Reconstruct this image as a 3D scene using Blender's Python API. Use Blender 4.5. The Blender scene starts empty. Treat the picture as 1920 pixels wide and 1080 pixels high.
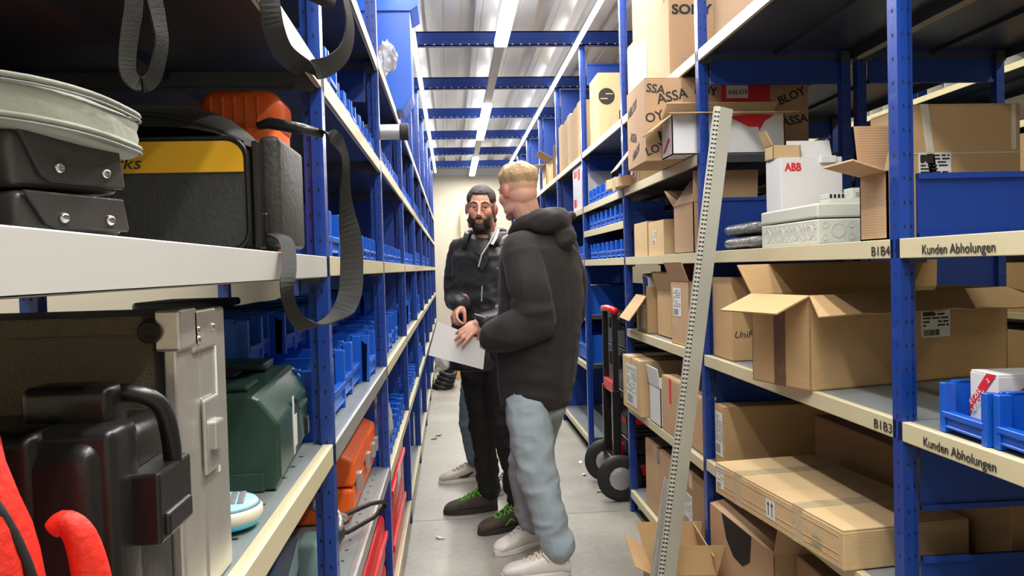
import bpy, bmesh, math, random
from mathutils import Vector, Matrix, Euler
random.seed(7)
S = bpy.context.scene
COL = S.collection
PI = math.pi
R = math.radians

# ------------------------------------------------------------------ camera
cd = bpy.data.cameras.new('camera'); cam = bpy.data.objects.new('camera', cd); COL.objects.link(cam)
cd.lens = 27.75; cd.sensor_width = 36; cd.clip_start = .02; cd.clip_end = 100
_y, _t, _r = R(4.356), R(1.493), R(-1.5435)
_fw = Vector((math.sin(_y)*math.cos(_t), math.cos(_y)*math.cos(_t), -math.sin(_t)))
_rt = Vector((math.cos(_y), -math.sin(_y), 0)); _up = _rt.cross(_fw)
_R = math.cos(_r)*_rt + math.sin(_r)*_up; _U = -math.sin(_r)*_rt + math.cos(_r)*_up
CAM = Vector((0, 0, 1.34))
m = Matrix((_R, _U, -_fw)).transposed().to_4x4(); m.translation = CAM
cam.matrix_world = m
S.camera = cam

# ------------------------------------------------------------------ world, lamps, exposure
w = bpy.data.worlds.new('world'); S.world = w; w.use_nodes = True
w.node_tree.nodes['Background'].inputs[0].default_value = (.9, .95, 1, 1)
w.node_tree.nodes['Background'].inputs[1].default_value = .035
S.view_settings.view_transform = 'Standard'; S.view_settings.look = 'None'
S.view_settings.exposure = 0.72; S.view_settings.gamma = 1; S.view_settings.use_curve_mapping = False
def area(name, x, y0, y1, z, width, power, color=(1, .96, .9)):
    l = bpy.data.lights.new(name, 'AREA'); l.shape = 'RECTANGLE'; l.size = width; l.size_y = y1-y0
    l.energy = power; l.color = color
    o = bpy.data.objects.new(name, l); COL.objects.link(o); o.location = (x, (y0+y1)/2, z); return o
area('strip_lamp', .90, -1.5, 12.4, 2.845, .045, 62)
area('strip_lamp', -.21, -1.5, 12.4, 2.845, .045, 62)
for y0, y1 in ((-.1, 1.75), (3.45, 5.27), (7.25, 9.07), (10.7, 12.55)):
    area('centre_lamp', .37, y0, y1, 2.80, .08, 26)
area('next_aisle_lamp', -1.65, -1, 9, 2.85, .08, 120, (1, .93, .72))
area('next_aisle_lamp', 2.75, 0, 12, 2.85, .08, 70, (1, .93, .70))
for x_ in (.90, -.21):               # uplights added above the strips to brighten the sheet ceiling
    area('strip_uplight_fill', x_, -1.5, 12.4, 2.876, .03, 9); bpy.context.scene.collection.objects[-1].rotation_euler = (PI, 0, 0)
area('centre_uplight_fill', .37, -1.5, 12.4, 2.875, .03, 8); bpy.context.scene.collection.objects[-1].rotation_euler = (PI, 0, 0)  # added uplight over the whole centre track, brightens the ceiling

# ------------------------------------------------------------------ materials
def nt(name):
    m = bpy.data.materials.new(name); m.use_nodes = True
    n = m.node_tree.nodes; b = n['Principled BSDF']; return m, m.node_tree, b
def mat(name, col, rough=.5, metal=0, var=.12, scale=8, bump=.0, bscale=60, spec=.5, emit=0, alpha=1, trans=0, coat=0, stretch=None, sheen=0):
    m, t, b = nt(name); N = t.nodes; L = t.links
    b.inputs['Roughness'].default_value = rough; b.inputs['Metallic'].default_value = metal
    b.inputs['Specular IOR Level'].default_value = spec
    if coat: b.inputs['Coat Weight'].default_value = coat
    if sheen: b.inputs['Sheen Weight'].default_value = sheen
    tc = N.new('ShaderNodeTexCoord'); mp = N.new('ShaderNodeMapping')
    L.new(tc.outputs['Object'], mp.inputs[0])
    if stretch: mp.inputs['Scale'].default_value = stretch
    if var:
        no = N.new('ShaderNodeTexNoise'); no.inputs['Scale'].default_value = scale; no.inputs['Detail'].default_value = 6
        L.new(mp.outputs[0], no.inputs[0])
        mx = N.new('ShaderNodeMix'); mx.data_type = 'RGBA'
        mx.inputs[6].default_value = (*[c*(1-var) for c in col], 1); mx.inputs[7].default_value = (*[min(1, c*(1+var)) for c in col], 1)
        L.new(no.outputs[0], mx.inputs[0]); L.new(mx.outputs[2], b.inputs['Base Color'])
    else: b.inputs['Base Color'].default_value = (*col, 1)
    if bump:
        n2 = N.new('ShaderNodeTexNoise'); n2.inputs['Scale'].default_value = bscale; n2.inputs['Detail'].default_value = 4
        L.new(mp.outputs[0], n2.inputs[0]); bp = N.new('ShaderNodeBump'); bp.inputs['Strength'].default_value = bump; bp.inputs['Distance'].default_value = .01
        L.new(n2.outputs[0], bp.inputs['Height']); L.new(bp.outputs[0], b.inputs['Normal'])
    if emit: b.inputs['Emission Color'].default_value = (*col, 1); b.inputs['Emission Strength'].default_value = emit
    if trans: b.inputs['Transmission Weight'].default_value = trans
    if alpha < 1: b.inputs['Alpha'].default_value = alpha
    return m
def cardboard(name, col, ridge=0):
    m, t, b = nt(name); N = t.nodes; L = t.links
    b.inputs['Roughness'].default_value = .78; b.inputs['Specular IOR Level'].default_value = .25
    tc = N.new('ShaderNodeTexCoord'); no = N.new('ShaderNodeTexNoise'); no.inputs['Scale'].default_value = 5; no.inputs['Detail'].default_value = 8
    L.new(tc.outputs['Object'], no.inputs[0])
    mx = N.new('ShaderNodeMix'); mx.data_type = 'RGBA'
    mx.inputs[6].default_value = (*[c*.84 for c in col], 1); mx.inputs[7].default_value = (*[min(1, c*1.14) for c in col], 1)
    L.new(no.outputs[0], mx.inputs[0]); L.new(mx.outputs[2], b.inputs['Base Color'])
    wv = N.new('ShaderNodeTexWave'); wv.inputs['Scale'].default_value = 55; wv.inputs['Distortion'].default_value = .6; wv.bands_direction = 'Z'
    L.new(tc.outputs['Object'], wv.inputs[0])
    bp = N.new('ShaderNodeBump'); bp.inputs['Strength'].default_value = .10+ridge; bp.inputs['Distance'].default_value = .004
    L.new(wv.outputs[0], bp.inputs['Height'])
    n3 = N.new('ShaderNodeTexNoise'); n3.inputs['Scale'].default_value = 9; L.new(tc.outputs['Object'], n3.inputs[0])
    b2 = N.new('ShaderNodeBump'); b2.inputs['Strength'].default_value = .25; b2.inputs['Distance'].default_value = .02
    L.new(n3.outputs[0], b2.inputs['Height']); L.new(bp.outputs[0], b2.inputs['Normal']); L.new(b2.outputs[0], b.inputs['Normal'])
    return m
M = {}
M['blue'] = mat('painted_blue_steel', (.006, .042, .27), .32, 0, .10, 6, .05, 90, coat=.2)
M['panel'] = mat('blue_panel', (.006, .042, .27), .45, 0, .10, 3)
M['bin'] = mat('blue_plastic', (.006, .10, .56), .38, 0, .06, 12)
M['bluebox'] = mat('blue_card', (.010, .10, .55), .35, 0, .06, 4)
M['cream'] = mat('cream_lip', (.62, .555, .36), .42, 0, .07, 5, .05, 40)
M['white'] = mat('white_lip', (.56, .555, .53), .3, .0, .05, 5)
M['silver'] = mat('galvanised', (.55, .56, .55), .38, .75, .15, 14, .05, 60)
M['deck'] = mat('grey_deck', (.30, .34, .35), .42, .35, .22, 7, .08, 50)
M['under'] = mat('shaded_underside', (.10, .105, .12), .42, .75, .2, 3, .05, 30)  # galvanised sheet too; its dark reflection is put into the colour
M['dark'] = mat('dark_hole', (.005, .005, .008), .8, 0, 0)
M['hole_light'] = mat('hole_backlight', (.55, .6, .7), .5, 0, 0)  # pale faces stand for light showing through the beam holes
M['card'] = cardboard('cardboard', (.50, .33, .165))
M['card2'] = cardboard('cardboard_pale', (.60, .43, .235))
M['card3'] = cardboard('cardboard_pink', (.52, .34, .20))
M['card4'] = cardboard('cardboard_dark', (.36, .235, .125))
M['tape'] = mat('packing_tape', (.55, .44, .27), .15, 0, .2, 30, .3, 60)
M['tapedk'] = mat('brown_tape', (.16, .09, .05), .2, 0, .3, 30, .2, 60)
M['paper'] = mat('white_paper', (.78, .78, .77), .6, 0, .04, 10)
M['label'] = mat('label_paper', (.72, .72, .70), .5, 0, .05, 20)
M['whitecard'] = mat('white_card', (.74, .74, .75), .45, 0, .05, 6, .04, 40)
M['ink'] = mat('black_ink', (.02, .02, .02), .6, 0, 0)
M['redink'] = mat('red_ink', (.70, .02, .03), .5, 0, 0)
M['greyink'] = mat('grey_ink', (.3, .3, .3), .6, 0, 0)
M['blkplast'] = mat('black_plastic', (.012, .012, .013), .30, 0, .2, 14, .06, 120)
M['blkrough'] = mat('black_rubber', (.014, .014, .015), .6, 0, .2, 14, .15, 90)
M['lamp_on'] = mat('lit_diffuser', (1, .98, .94), .5, 0, 0, emit=7)
M['rail'] = mat('grey_lamp_rail', (.42, .42, .42), .4, .5, .1)
M['alu'] = mat('brushed_aluminium', (.60, .59, .56), .33, .7, .18, 20, .05, 70)
M['redplast'] = mat('red_plastic', (.60, .012, .015), .3, 0, .08)
M['orange'] = mat('orange_plastic', (.85, .13, .015), .42, 0, .08, 9, .05, 120)

# ------------------------------------------------------------------ mesh helpers
class MB:
    def __init__(s): s.v = []; s.f = []; s.mi = []
    def add(s, vs, fs, mi=0, T=None):
        o = len(s.v)
        s.v += [tuple(T @ Vector(v)) for v in vs] if T is not None else [tuple(v) for v in vs]
        for f in fs: s.f.append(tuple(i+o for i in f)); s.mi.append(mi)
        return s
    def box(s, x0, x1, y0, y1, z0, z1, mi=0, T=None):
        vs = [(x0,y0,z0),(x1,y0,z0),(x1,y1,z0),(x0,y1,z0),(x0,y0,z1),(x1,y0,z1),(x1,y1,z1),(x0,y1,z1)]
        fs = [(3,2,1,0),(4,5,6,7),(0,1,5,4),(1,2,6,5),(2,3,7,6),(3,0,4,7)]
        return s.add(vs, fs, mi, T)
    def prism(s, poly, a0, a1, axis='z', mi=0, T=None):
        n = len(poly)
        def P(p, a): return (p[0], p[1], a) if axis == 'z' else ((p[0], a, p[1]) if axis == 'y' else (a, p[0], p[1]))
        vs = [P(p, a0) for p in poly]+[P(p, a1) for p in poly]
        fs = [tuple(range(n-1, -1, -1)), tuple(range(n, 2*n))]+[(i, (i+1) % n, n+(i+1) % n, n+i) for i in range(n)]
        if axis == 'y': fs = [tuple(reversed(f)) for f in fs]
        return s.add(vs, fs, mi, T)
    def tube(s, pts, r, seg=8, mi=0, closed=False, flat=None):
        pts = [Vector(p) for p in pts]; n = len(pts); rr = r if isinstance(r, (list, tuple)) else [r]*n
        vs = []; u = None
        for i, p in enumerate(pts):
            a = pts[(i-1) % n] if (closed or i > 0) else p; b = pts[(i+1) % n] if (closed or i < n-1) else p
            d = (b-a).normalized()
            if u is None: u = d.orthogonal().normalized()
            u = (u - d*u.dot(d)).normalized(); v = d.cross(u)
            for k in range(seg):
                an = 2*PI*k/seg; vs.append(p+(u*math.cos(an)+v*math.sin(an))*rr[i])
        fs = []
        for i in range(n if closed else n-1):
            j = (i+1) % n
            for k in range(seg): fs.append((i*seg+k, i*seg+(k+1) % seg, j*seg+(k+1) % seg, j*seg+k))
        if not closed: fs += [tuple(range(seg-1, -1, -1)), tuple((n-1)*seg+k for k in range(seg))]
        return s.add(vs, fs, mi)
    def lathe(s, prof, seg=24, mi=0, T=None):
        vs = []; n = len(prof)
        for r, z in prof:
            for k in range(seg): a = 2*PI*k/seg; vs.append((r*math.cos(a), r*math.sin(a), z))
        fs = [(i*seg+k, i*seg+(k+1) % seg, (i+1)*seg+(k+1) % seg, (i+1)*seg+k) for i in range(n-1) for k in range(seg)]
        fs += [tuple(range(seg-1, -1, -1)), tuple((n-1)*seg+k for k in range(seg))]
        return s.add(vs, fs, mi, T)
    def ribbon(s, pts, wd, width, th=.002, mi=0):      # flat strap through pts; wd = direction(s) of its width
        pts = [Vector(p) for p in pts]; n = len(pts); vs = []
        for i, p in enumerate(pts):
            d = (pts[min(i+1, n-1)]-pts[max(i-1, 0)]).normalized()
            ww = Vector(wd[i] if isinstance(wd, list) else wd); ww = (ww-d*ww.dot(d)).normalized(); nn = d.cross(ww)
            wi = width[i] if isinstance(width, list) else width
            for a, b in ((-1,-1),(1,-1),(1,1),(-1,1)): vs.append(p+ww*a*wi/2+nn*b*th/2)
        fs = [(i*4+k, i*4+(k+1) % 4, (i+1)*4+(k+1) % 4, (i+1)*4+k) for i in range(n-1) for k in range(4)]
        fs += [(3,2,1,0), tuple((n-1)*4+k for k in range(4))]
        return s.add(vs, fs, mi)
    def plate(s, quad, th=.004, mi=0):                  # thin solid sheet from 3d corner points
        q = [Vector(p) for p in quad]; nn = (q[1]-q[0]).cross(q[-1]-q[0]).normalized()*th/2; n = len(q)
        vs = [p-nn for p in q]+[p+nn for p in q]
        fs = [tuple(range(n-1, -1, -1)), tuple(range(n, 2*n))]+[(i, (i+1) % n, n+(i+1) % n, n+i) for i in range(n)]
        return s.add(vs, fs, mi)
    def mesh(s, name, mats, bevel=0, smooth=False, seg=2):
        me = bpy.data.meshes.new(name); me.from_pydata(s.v, [], s.f)
        for mm in (mats if isinstance(mats, (list, tuple)) else [mats]): me.materials.append(mm)
        me.polygons.foreach_set('material_index', s.mi)
        bm = bmesh.new(); bm.from_mesh(me); bmesh.ops.recalc_face_normals(bm, faces=bm.faces)
        if bevel:
            es = [e for e in bm.edges if len(e.link_faces) == 2 and e.calc_face_angle(0) > .5]
            bmesh.ops.bevel(bm, geom=es, offset=bevel, segments=seg, profile=.5, affect='EDGES', clamp_overlap=True)
        bm.to_mesh(me); bm.free()
        if smooth: me.polygons.foreach_set('use_smooth', [True]*len(me.polygons))
        return me
    def obj(s, name, mats, parent=None, bevel=0, smooth=False, seg=2):
        o = bpy.data.objects.new(name, s.mesh(name, mats, bevel, smooth, seg)); COL.objects.link(o)
        if parent: o.parent = parent
        return o
def link(me, name, parent=None, loc=(0,0,0), rot=(0,0,0)):
    o = bpy.data.objects.new(name, me); COL.objects.link(o); o.location = loc; o.rotation_euler = rot
    if parent: o.parent = parent
    return o
def tag(o, label, cat, group=None, kind=None):
    o['label'] = label; o['category'] = cat
    if group: o['group'] = group
    if kind: o['kind'] = kind
    return o
def thing(name, label, cat, loc=(0,0,0), rz=0, group=None, rot=None):
    o = bpy.data.objects.new(name, None); COL.objects.link(o); o.location = loc
    o.rotation_euler = rot if rot else (0, 0, rz); o.empty_display_size = .05
    return tag(o, label, cat, group)
def struct(name, mb, mats, **k):
    o = mb.obj(name, mats, **k); o['kind'] = 'structure'; return o
def dup(root, loc=None, rz=None, label=None, group=None):
    r = root.copy(); COL.objects.link(r)
    if loc is not None: r.location = loc
    if rz is not None: r.rotation_euler = (0, 0, rz)
    if label: r['label'] = label
    if group: r['group'] = group
    for ch in list(root.children):
        c = ch.copy(); COL.objects.link(c); c.parent = r
        for g in list(ch.children):
            d = g.copy(); COL.objects.link(d); d.parent = c
    return r
_txt = {}
def text(name, body, size, mat_, parent, loc, rot, align='LEFT', ext=.0004, sx=1, shear=0, offset=0):
    cu = bpy.data.curves.new('t', 'FONT'); cu.body = body; cu.size = size; cu.align_x = align; cu.extrude = ext; cu.shear = shear; cu.offset = offset
    cu.resolution_u = 3
    o = bpy.data.objects.new('t', cu); COL.objects.link(o)
    me = bpy.data.meshes.new_from_object(o.evaluated_get(bpy.context.evaluated_depsgraph_get()))
    bpy.data.objects.remove(o); me.materials.clear(); me.materials.append(mat_)
    q = link(me, name, parent, loc, rot); q.scale = (sx, 1, 1); return q

XL, XR = -.244, .933
YF = [.3+1.3*i for i in range(10)]
FRONT_L = (PI/2, 0, PI/2)      # lettering that faces +x
FRONT_R = (PI/2, 0, -PI/2)     # lettering that faces -x
FACE_Y = (PI/2, 0, 0)          # lettering that faces -y

# ------------------------------------------------------------------ room
def concrete():
    m, t, b = nt('concrete_floor'); N = t.nodes; L = t.links
    tc = N.new('ShaderNodeTexCoord'); n1 = N.new('ShaderNodeTexNoise'); n1.inputs['Scale'].default_value = 2.2; n1.inputs['Detail'].default_value = 9; n1.inputs['Roughness'].default_value = .65
    n2 = N.new('ShaderNodeTexNoise'); n2.inputs['Scale'].default_value = 30; n2.inputs['Detail'].default_value = 6
    L.new(tc.outputs['Object'], n1.inputs[0]); L.new(tc.outputs['Object'], n2.inputs[0])
    cr = N.new('ShaderNodeValToRGB'); cr.color_ramp.elements[0].position = .3; cr.color_ramp.elements[0].color = (.30, .285, .25, 1)
    cr.color_ramp.elements[1].position = .72; cr.color_ramp.elements[1].color = (.46, .44, .39, 1)
    L.new(n1.outputs[0], cr.inputs[0])
    mx = N.new('ShaderNodeMix'); mx.data_type = 'RGBA'; mx.blend_type = 'MULTIPLY'; mx.inputs[0].default_value = .35
    L.new(cr.outputs[0], mx.inputs[6]); L.new(n2.outputs[0], mx.inputs[7]); L.new(mx.outputs[2], b.inputs['Base Color'])
    rr = N.new('ShaderNodeMapRange'); rr.inputs[3].default_value = .28; rr.inputs[4].default_value = .5; L.new(n1.outputs[0], rr.inputs[0]); L.new(rr.outputs[0], b.inputs['Roughness'])
    bp = N.new('ShaderNodeBump'); bp.inputs['Strength'].default_value = .08; L.new(n2.outputs[0], bp.inputs['Height']); L.new(bp.outputs[0], b.inputs['Normal'])
    return m
M['floor'] = concrete()
M['wall'] = mat('cream_wall', (.68, .62, .49), .7, 0, .04, 3)
M['ceil'] = mat('white_trapezoid_sheet', (.56, .56, .55), .35, .25, .06, 4)
M['joint'] = mat('floor_joint', (.10, .095, .085), .9, 0, 0)
fl = MB(); 
for a, b in ((-2.0, 4.205), (4.211, 13)): fl.box(-2.7, 4.8, a, b, -.08, 0)
struct('floor', fl, M['floor'])
struct('floor_joint', MB().box(-2.7, 4.8, 4.205, 4.211, -.02, -.004), M['joint'])
struct('wall_back', MB().box(-2.7, 4.8, 12.95, 13.05, 0, 3.2), M['wall'])
struct('wall_left', MB().box(-2.75, -2.65, -2, 13, 0, 3.2), M['wall'])
struct('wall_right', MB().box(4.75, 4.85, -2, 13, 0, 3.2), M['wall'])
struct('wall_front', MB().box(-2.7, 4.8, -2.1, -2, 0, 3.2), M['wall'])
struct('trim_1', MB().box(-2.65, 4.75, 12.90, 12.95, 2.86, 2.97), M['white'])
# trapezoidal sheet ceiling: profile swept along the aisle
pr_ = []; x = -2.7; P_ = .25
while x < 4.8:
    pr_ += [(x, 3.03), (x+.052, 3.03), (x+.060, 3.085), (x+.150, 3.085), (x+.158, 3.03), (x+.185, 3.03), (x+.188, 3.036), (x+.200, 3.036), (x+.203, 3.03)]; x += P_
pts = []
cb = MB()
n = len(pr_)
vs = [(p[0], -2, p[1]) for p in pr_]+[(p[0], 13, p[1]) for p in pr_]
cb.add(vs, [(i, i+1, n+i+1, n+i) for i in range(n-1)])
cb.box(-2.7, 4.8, -2, 13, 3.12, 3.16)
struct('ceiling', cb, M['ceil'])

# ------------------------------------------------------------------ racks
def upright_mesh(side, h=2.87):
    # side=+1: aisle face looks to -x (right rack), profile goes +x; -1 mirrored
    s = side; b = MB()
    prof = [(0,0),(.023*s,0),(.023*s,.012),(.040*s,.012),(.040*s,.036),(0,.036)]
    b.prism(prof if s > 0 else prof[::-1], 0, h)
    z = .05
    while z < h-.03:
        for xc, y_ in ((.0115, -.0006), (.032, .0114)):
            b.add([((xc-.0016)*s,y_,z),((xc+.0016)*s,y_,z),((xc+.0024)*s,y_,z+.004),(xc*s,y_,z+.0085),((xc-.0024)*s,y_,z+.004)], [(0,1,2,3,4)], 1)
        b.add([(-.0006*s,.0155,z),(-.0006*s,.019,z),(-.0006*s,.020,z+.004),(-.0006*s,.0172,z+.009),(-.0006*s,.0145,z+.004)], [(0,1,2,3,4)], 1)
        z += .05
    return b.mesh('upright', [M['blue'], M['dark']])
UPR = {1: upright_mesh(1), -1: upright_mesh(-1)}
def shelf_meshes(depth, side, length, lipmat, holes=False):
    s = side; d = MB()
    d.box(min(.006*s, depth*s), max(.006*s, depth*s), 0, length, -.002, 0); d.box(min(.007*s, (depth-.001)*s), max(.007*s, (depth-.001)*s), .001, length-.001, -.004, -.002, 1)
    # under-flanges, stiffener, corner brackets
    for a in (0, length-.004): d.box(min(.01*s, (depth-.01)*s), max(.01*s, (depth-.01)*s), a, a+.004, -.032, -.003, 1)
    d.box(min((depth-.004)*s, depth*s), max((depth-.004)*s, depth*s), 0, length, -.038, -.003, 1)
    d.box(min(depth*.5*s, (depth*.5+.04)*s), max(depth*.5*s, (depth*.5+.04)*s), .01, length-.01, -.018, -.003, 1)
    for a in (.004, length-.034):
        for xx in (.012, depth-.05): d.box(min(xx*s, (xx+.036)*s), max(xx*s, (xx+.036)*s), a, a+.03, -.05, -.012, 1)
    if holes:
        y = .06
        while y < length-.04:
            for xx in (.045, .16, .28, .40, .52):
                d.add([((xx-.004)*s,y-.004,.0005),((xx+.004)*s,y-.004,.0005),((xx+.004)*s,y+.004,.0005),((xx-.004)*s,y+.004,.0005)], [(0,1,2,3)], 2)
            y += .075
    lip = MB()
    lip.box(min(0, .006*s), max(0, .006*s), 0, length, -.04, .001)
    lip.box(min(0, .010*s), max(0, .010*s), 0, length, -.040, -.037)
    lip.box(min(.004*s, .02*s), max(.004*s, .02*s), 0, length, -.001, .0012)
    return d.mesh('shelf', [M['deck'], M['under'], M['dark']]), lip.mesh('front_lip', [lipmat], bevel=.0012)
_sc = {}; SH = {}
def shelf(parent, x, y0, z, side, depth=.59, lip='cream', L=1.3, holes=False):
    k = (side, round(depth,2), lip, round(L,3), holes)
    if k not in _sc: _sc[k] = shelf_meshes(depth, side, L-.006, M[lip], holes)
    a, b = _sc[k]
    o = link(a, 'shelf', parent, (x, y0+.003+.02, z)); link(b, 'front_lip', o); SH[(round(x, 3), round(y0, 2), z)] = o; return o
def panel(parent, x, y, z0, z1, side, depth=.55):
    xa, xb = sorted((x+.05*side, x+depth*side)); n = MB()
    n.box(xa, xb, y+.018, y+.022, z0, z1); n.box(xa, xb, y+.010, y+.022, z1-.012, z1); n.box(xa, xb, y+.010, y+.022, z0, z0+.012)
    return n.obj('side_panel', M['panel'], parent)
def row(label, x, side, frames, levels, lips, panels, backpost=True, depth=.6, lipdef='cream', backpanel=None, holes=()):
    r = thing('shelving_rack', label, 'shelving')
    for i in frames:
        y = YF[i]-.02
        link(UPR[side], 'upright', r, (x, y, 0))
        if backpost: link(UPR[side], 'upright', r, (x+(depth-.05)*side, y, 0))
        for z0, z1 in panels.get(i, panels['*']): panel(r, x, y, z0, z1, side, depth-.05)
    for i in frames[:-1]:
        for z in levels.get(i, levels['*']):
            shelf(r, x, YF[i]-.02, z, side, depth-.01, lips.get((i, z), lipdef), holes=(i, z) in holes)
        if backpanel:
            for z0, z1 in backpanel.get(i, backpanel['*']):
                MB().box(*sorted((x+depth*side, x+(depth+.004)*side)), YF[i], YF[i]+1.3, z0, z1).obj('back_panel', M['panel'], r)
    return r
LV = [2.12, 1.745, 1.372, .992, .60, .12]
rackL = row('long blue and cream shelving row along the left of the aisle', XL, -1, list(range(0, 10)),
    {'*': LV, 0: [2.12, 1.742, 1.37, .998, .60, .12], 1: [2.10, 1.735, 1.372, .992, .625, .12]},
    {(0, 1.37): 'white', (1, .992): 'silver', (1, .625): 'silver'},
    {'*': [(.05, 2.86)], 0: [], 1: [(1.95, 2.10)], 2: [(.0, 1.08), (1.95, 2.1)]},
    backpanel={'*': [(0, 2.86)], 0: [(1.40, 2.86), (0, .9)], 1: [(0, .95), (1.40, 2.86)], 2: [(0, .95), (1.45, 2.86)]}, holes={(0, .998), (1, .625)})
rackR = row('long blue and cream shelving row along the right of the aisle', XR, 1, list(range(0, 10)),
    {'*': LV, 0: [2.13, 1.377, .993, .60], 1: [2.125, 1.377, .993, .60, .12], 2: [2.125, 1.745, 1.377, .993, .585, .12], 3: [2.125, 1.745, 1.575, 1.377], 4: [2.12, 1.745, 1.377, .99, .64, .12]},
    {}, {'*': [(.05, 2.86)], 0: [], 1: [(1.377, 1.515), (.80, .95), (.1, .70)], 2: [(.05, 1.58), (2.0, 2.125)], 3: [(1.38, 1.62), (2.0, 2.125)], 4: [(1.38, 1.6), (2.0, 2.12), (2.6, 2.75)]})
rackRB = row('blue shelving row standing back to back behind the right row', 1.545, 1, list(range(0, 5)),
    {'*': LV, 0: [2.13, .60], 1: [2.125, .60]}, {}, {'*': [(.05, 1.6), (2.0, 2.125)], 0: [], 1: []})
# beams across the aisle, one at every frame from the third on
for i in range(0, 10):
    if i == 0: 
        bm0 = MB(); y = 0
        bm0.box(XL-.6, 2.15, -.02, .02, 0, .008); bm0.box(XL-.6, 2.15, -.02, -.016, 0, .10); bm0.box(XL-.6, 2.15, -.02, .02, .092, .10)
        bm0.box(XL-.6, 2.15, -.023, -.02, .045, .055)
        xx = XL-.55
        while xx < 2.1:
            bm0.add([(xx-.006,-.021,.006),(xx+.006,-.021,.006),(xx+.006,-.021,.016),(xx-.006,-.021,.016)], [(0,1,2,3)], 1); xx += .06
        BEAM = bm0.mesh('cross_beam', [M['blue'], M['hole_light']])
    o = link(BEAM, 'cross_beam', None, (0, YF[i], 2.872))
    tag(o, 'blue perforated steel beam across the aisle under the white ceiling', 'beam', 'beams across the aisle'); 
# lamps
for nm, x_ in (('left', XL-.02+.06), ('right', XR-.035)):
    t = thing('strip_light', 'continuous thin glowing strip light along the top of the %s shelving row' % nm, 'lamp')
    MB().box(x_-.02, x_+.02, -1.5, 12.4, 2.855, 2.872).obj('housing', M['rail'], t)
    MB().box(x_-.014, x_+.014, -1.5, 12.4, 2.8465, 2.8548).obj('diffuser', M['lamp_on'], t)
t = thing('ceiling_light_track', 'grey ceiling light track with bright white sections over the middle of the aisle', 'lamp')
MB().box(.34, .40, -1.5, 12.8, 2.825, 2.87).obj('rail', M['rail'], t)
for y0, y1 in ((-.1, 1.75), (3.45, 5.27), (7.25, 9.07), (10.7, 12.55)):
    MB().box(.328, .412, y0, y1, 2.803, 2.845).obj('lit_section', M['lamp_on'], t, bevel=.006)
def f3(face, w, d, h, a, b, off=0):       # right / up coordinates on a face -> local point
    return {'y0': (a, -off, b), 'x0': (-off, d-a, b), 'x1': (w+off, a, b), 'z': (a, b, h+off)}[face]
FROT = {'y0': (PI/2, 0, 0), 'x0': (PI/2, 0, -PI/2), 'x1': (PI/2, 0, PI/2), 'z': (0, 0, 0)}
def patch(mb, face, dim, a0, b0, a1, b1, off, mi=0, th=.0006):
    w, d, h = dim; P = [f3(face, w, d, h, a, b, off) for a, b in ((a0,b0),(a1,b0),(a1,b1),(a0,b1))]
    return mb.plate(P, th, mi)
def sticker(parent, face, dim, a, b, w, h, seed=1, dark=.0, name='sticker'):
    rd = random.Random(seed); mb = MB(); patch(mb, face, dim, a, b, a+w, b+h, .001)
    y = b+h*.92
    rows = max(3, int(h/.014))
    for i in range(rows):
        y = b+h*(.93-.62*i/rows); x = a+w*.06
        while x < a+w*.9:
            l = w*rd.uniform(.08, .3); 
            if rd.random() < .75: patch(mb, face, dim, x, y-h*.32/rows, min(x+l, a+w*.95), y, .0016, 1)
            x += l+w*.05
    x = a+w*.08
    while x < a+w*.62:
        l = w*rd.choice([.008, .015, .024]); patch(mb, face, dim, x, b+h*.06, x+l, b+h*.26, .0016, 1); x += l+w*rd.choice([.01, .018])
    if dark: patch(mb, face, dim, a+w*.05, b+h*.72, a+w*.45, b+h*.9, .002, 1)
    return mb.obj(name, [M['label'], M['greyink'] if not dark else M['ink']], parent)
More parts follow.
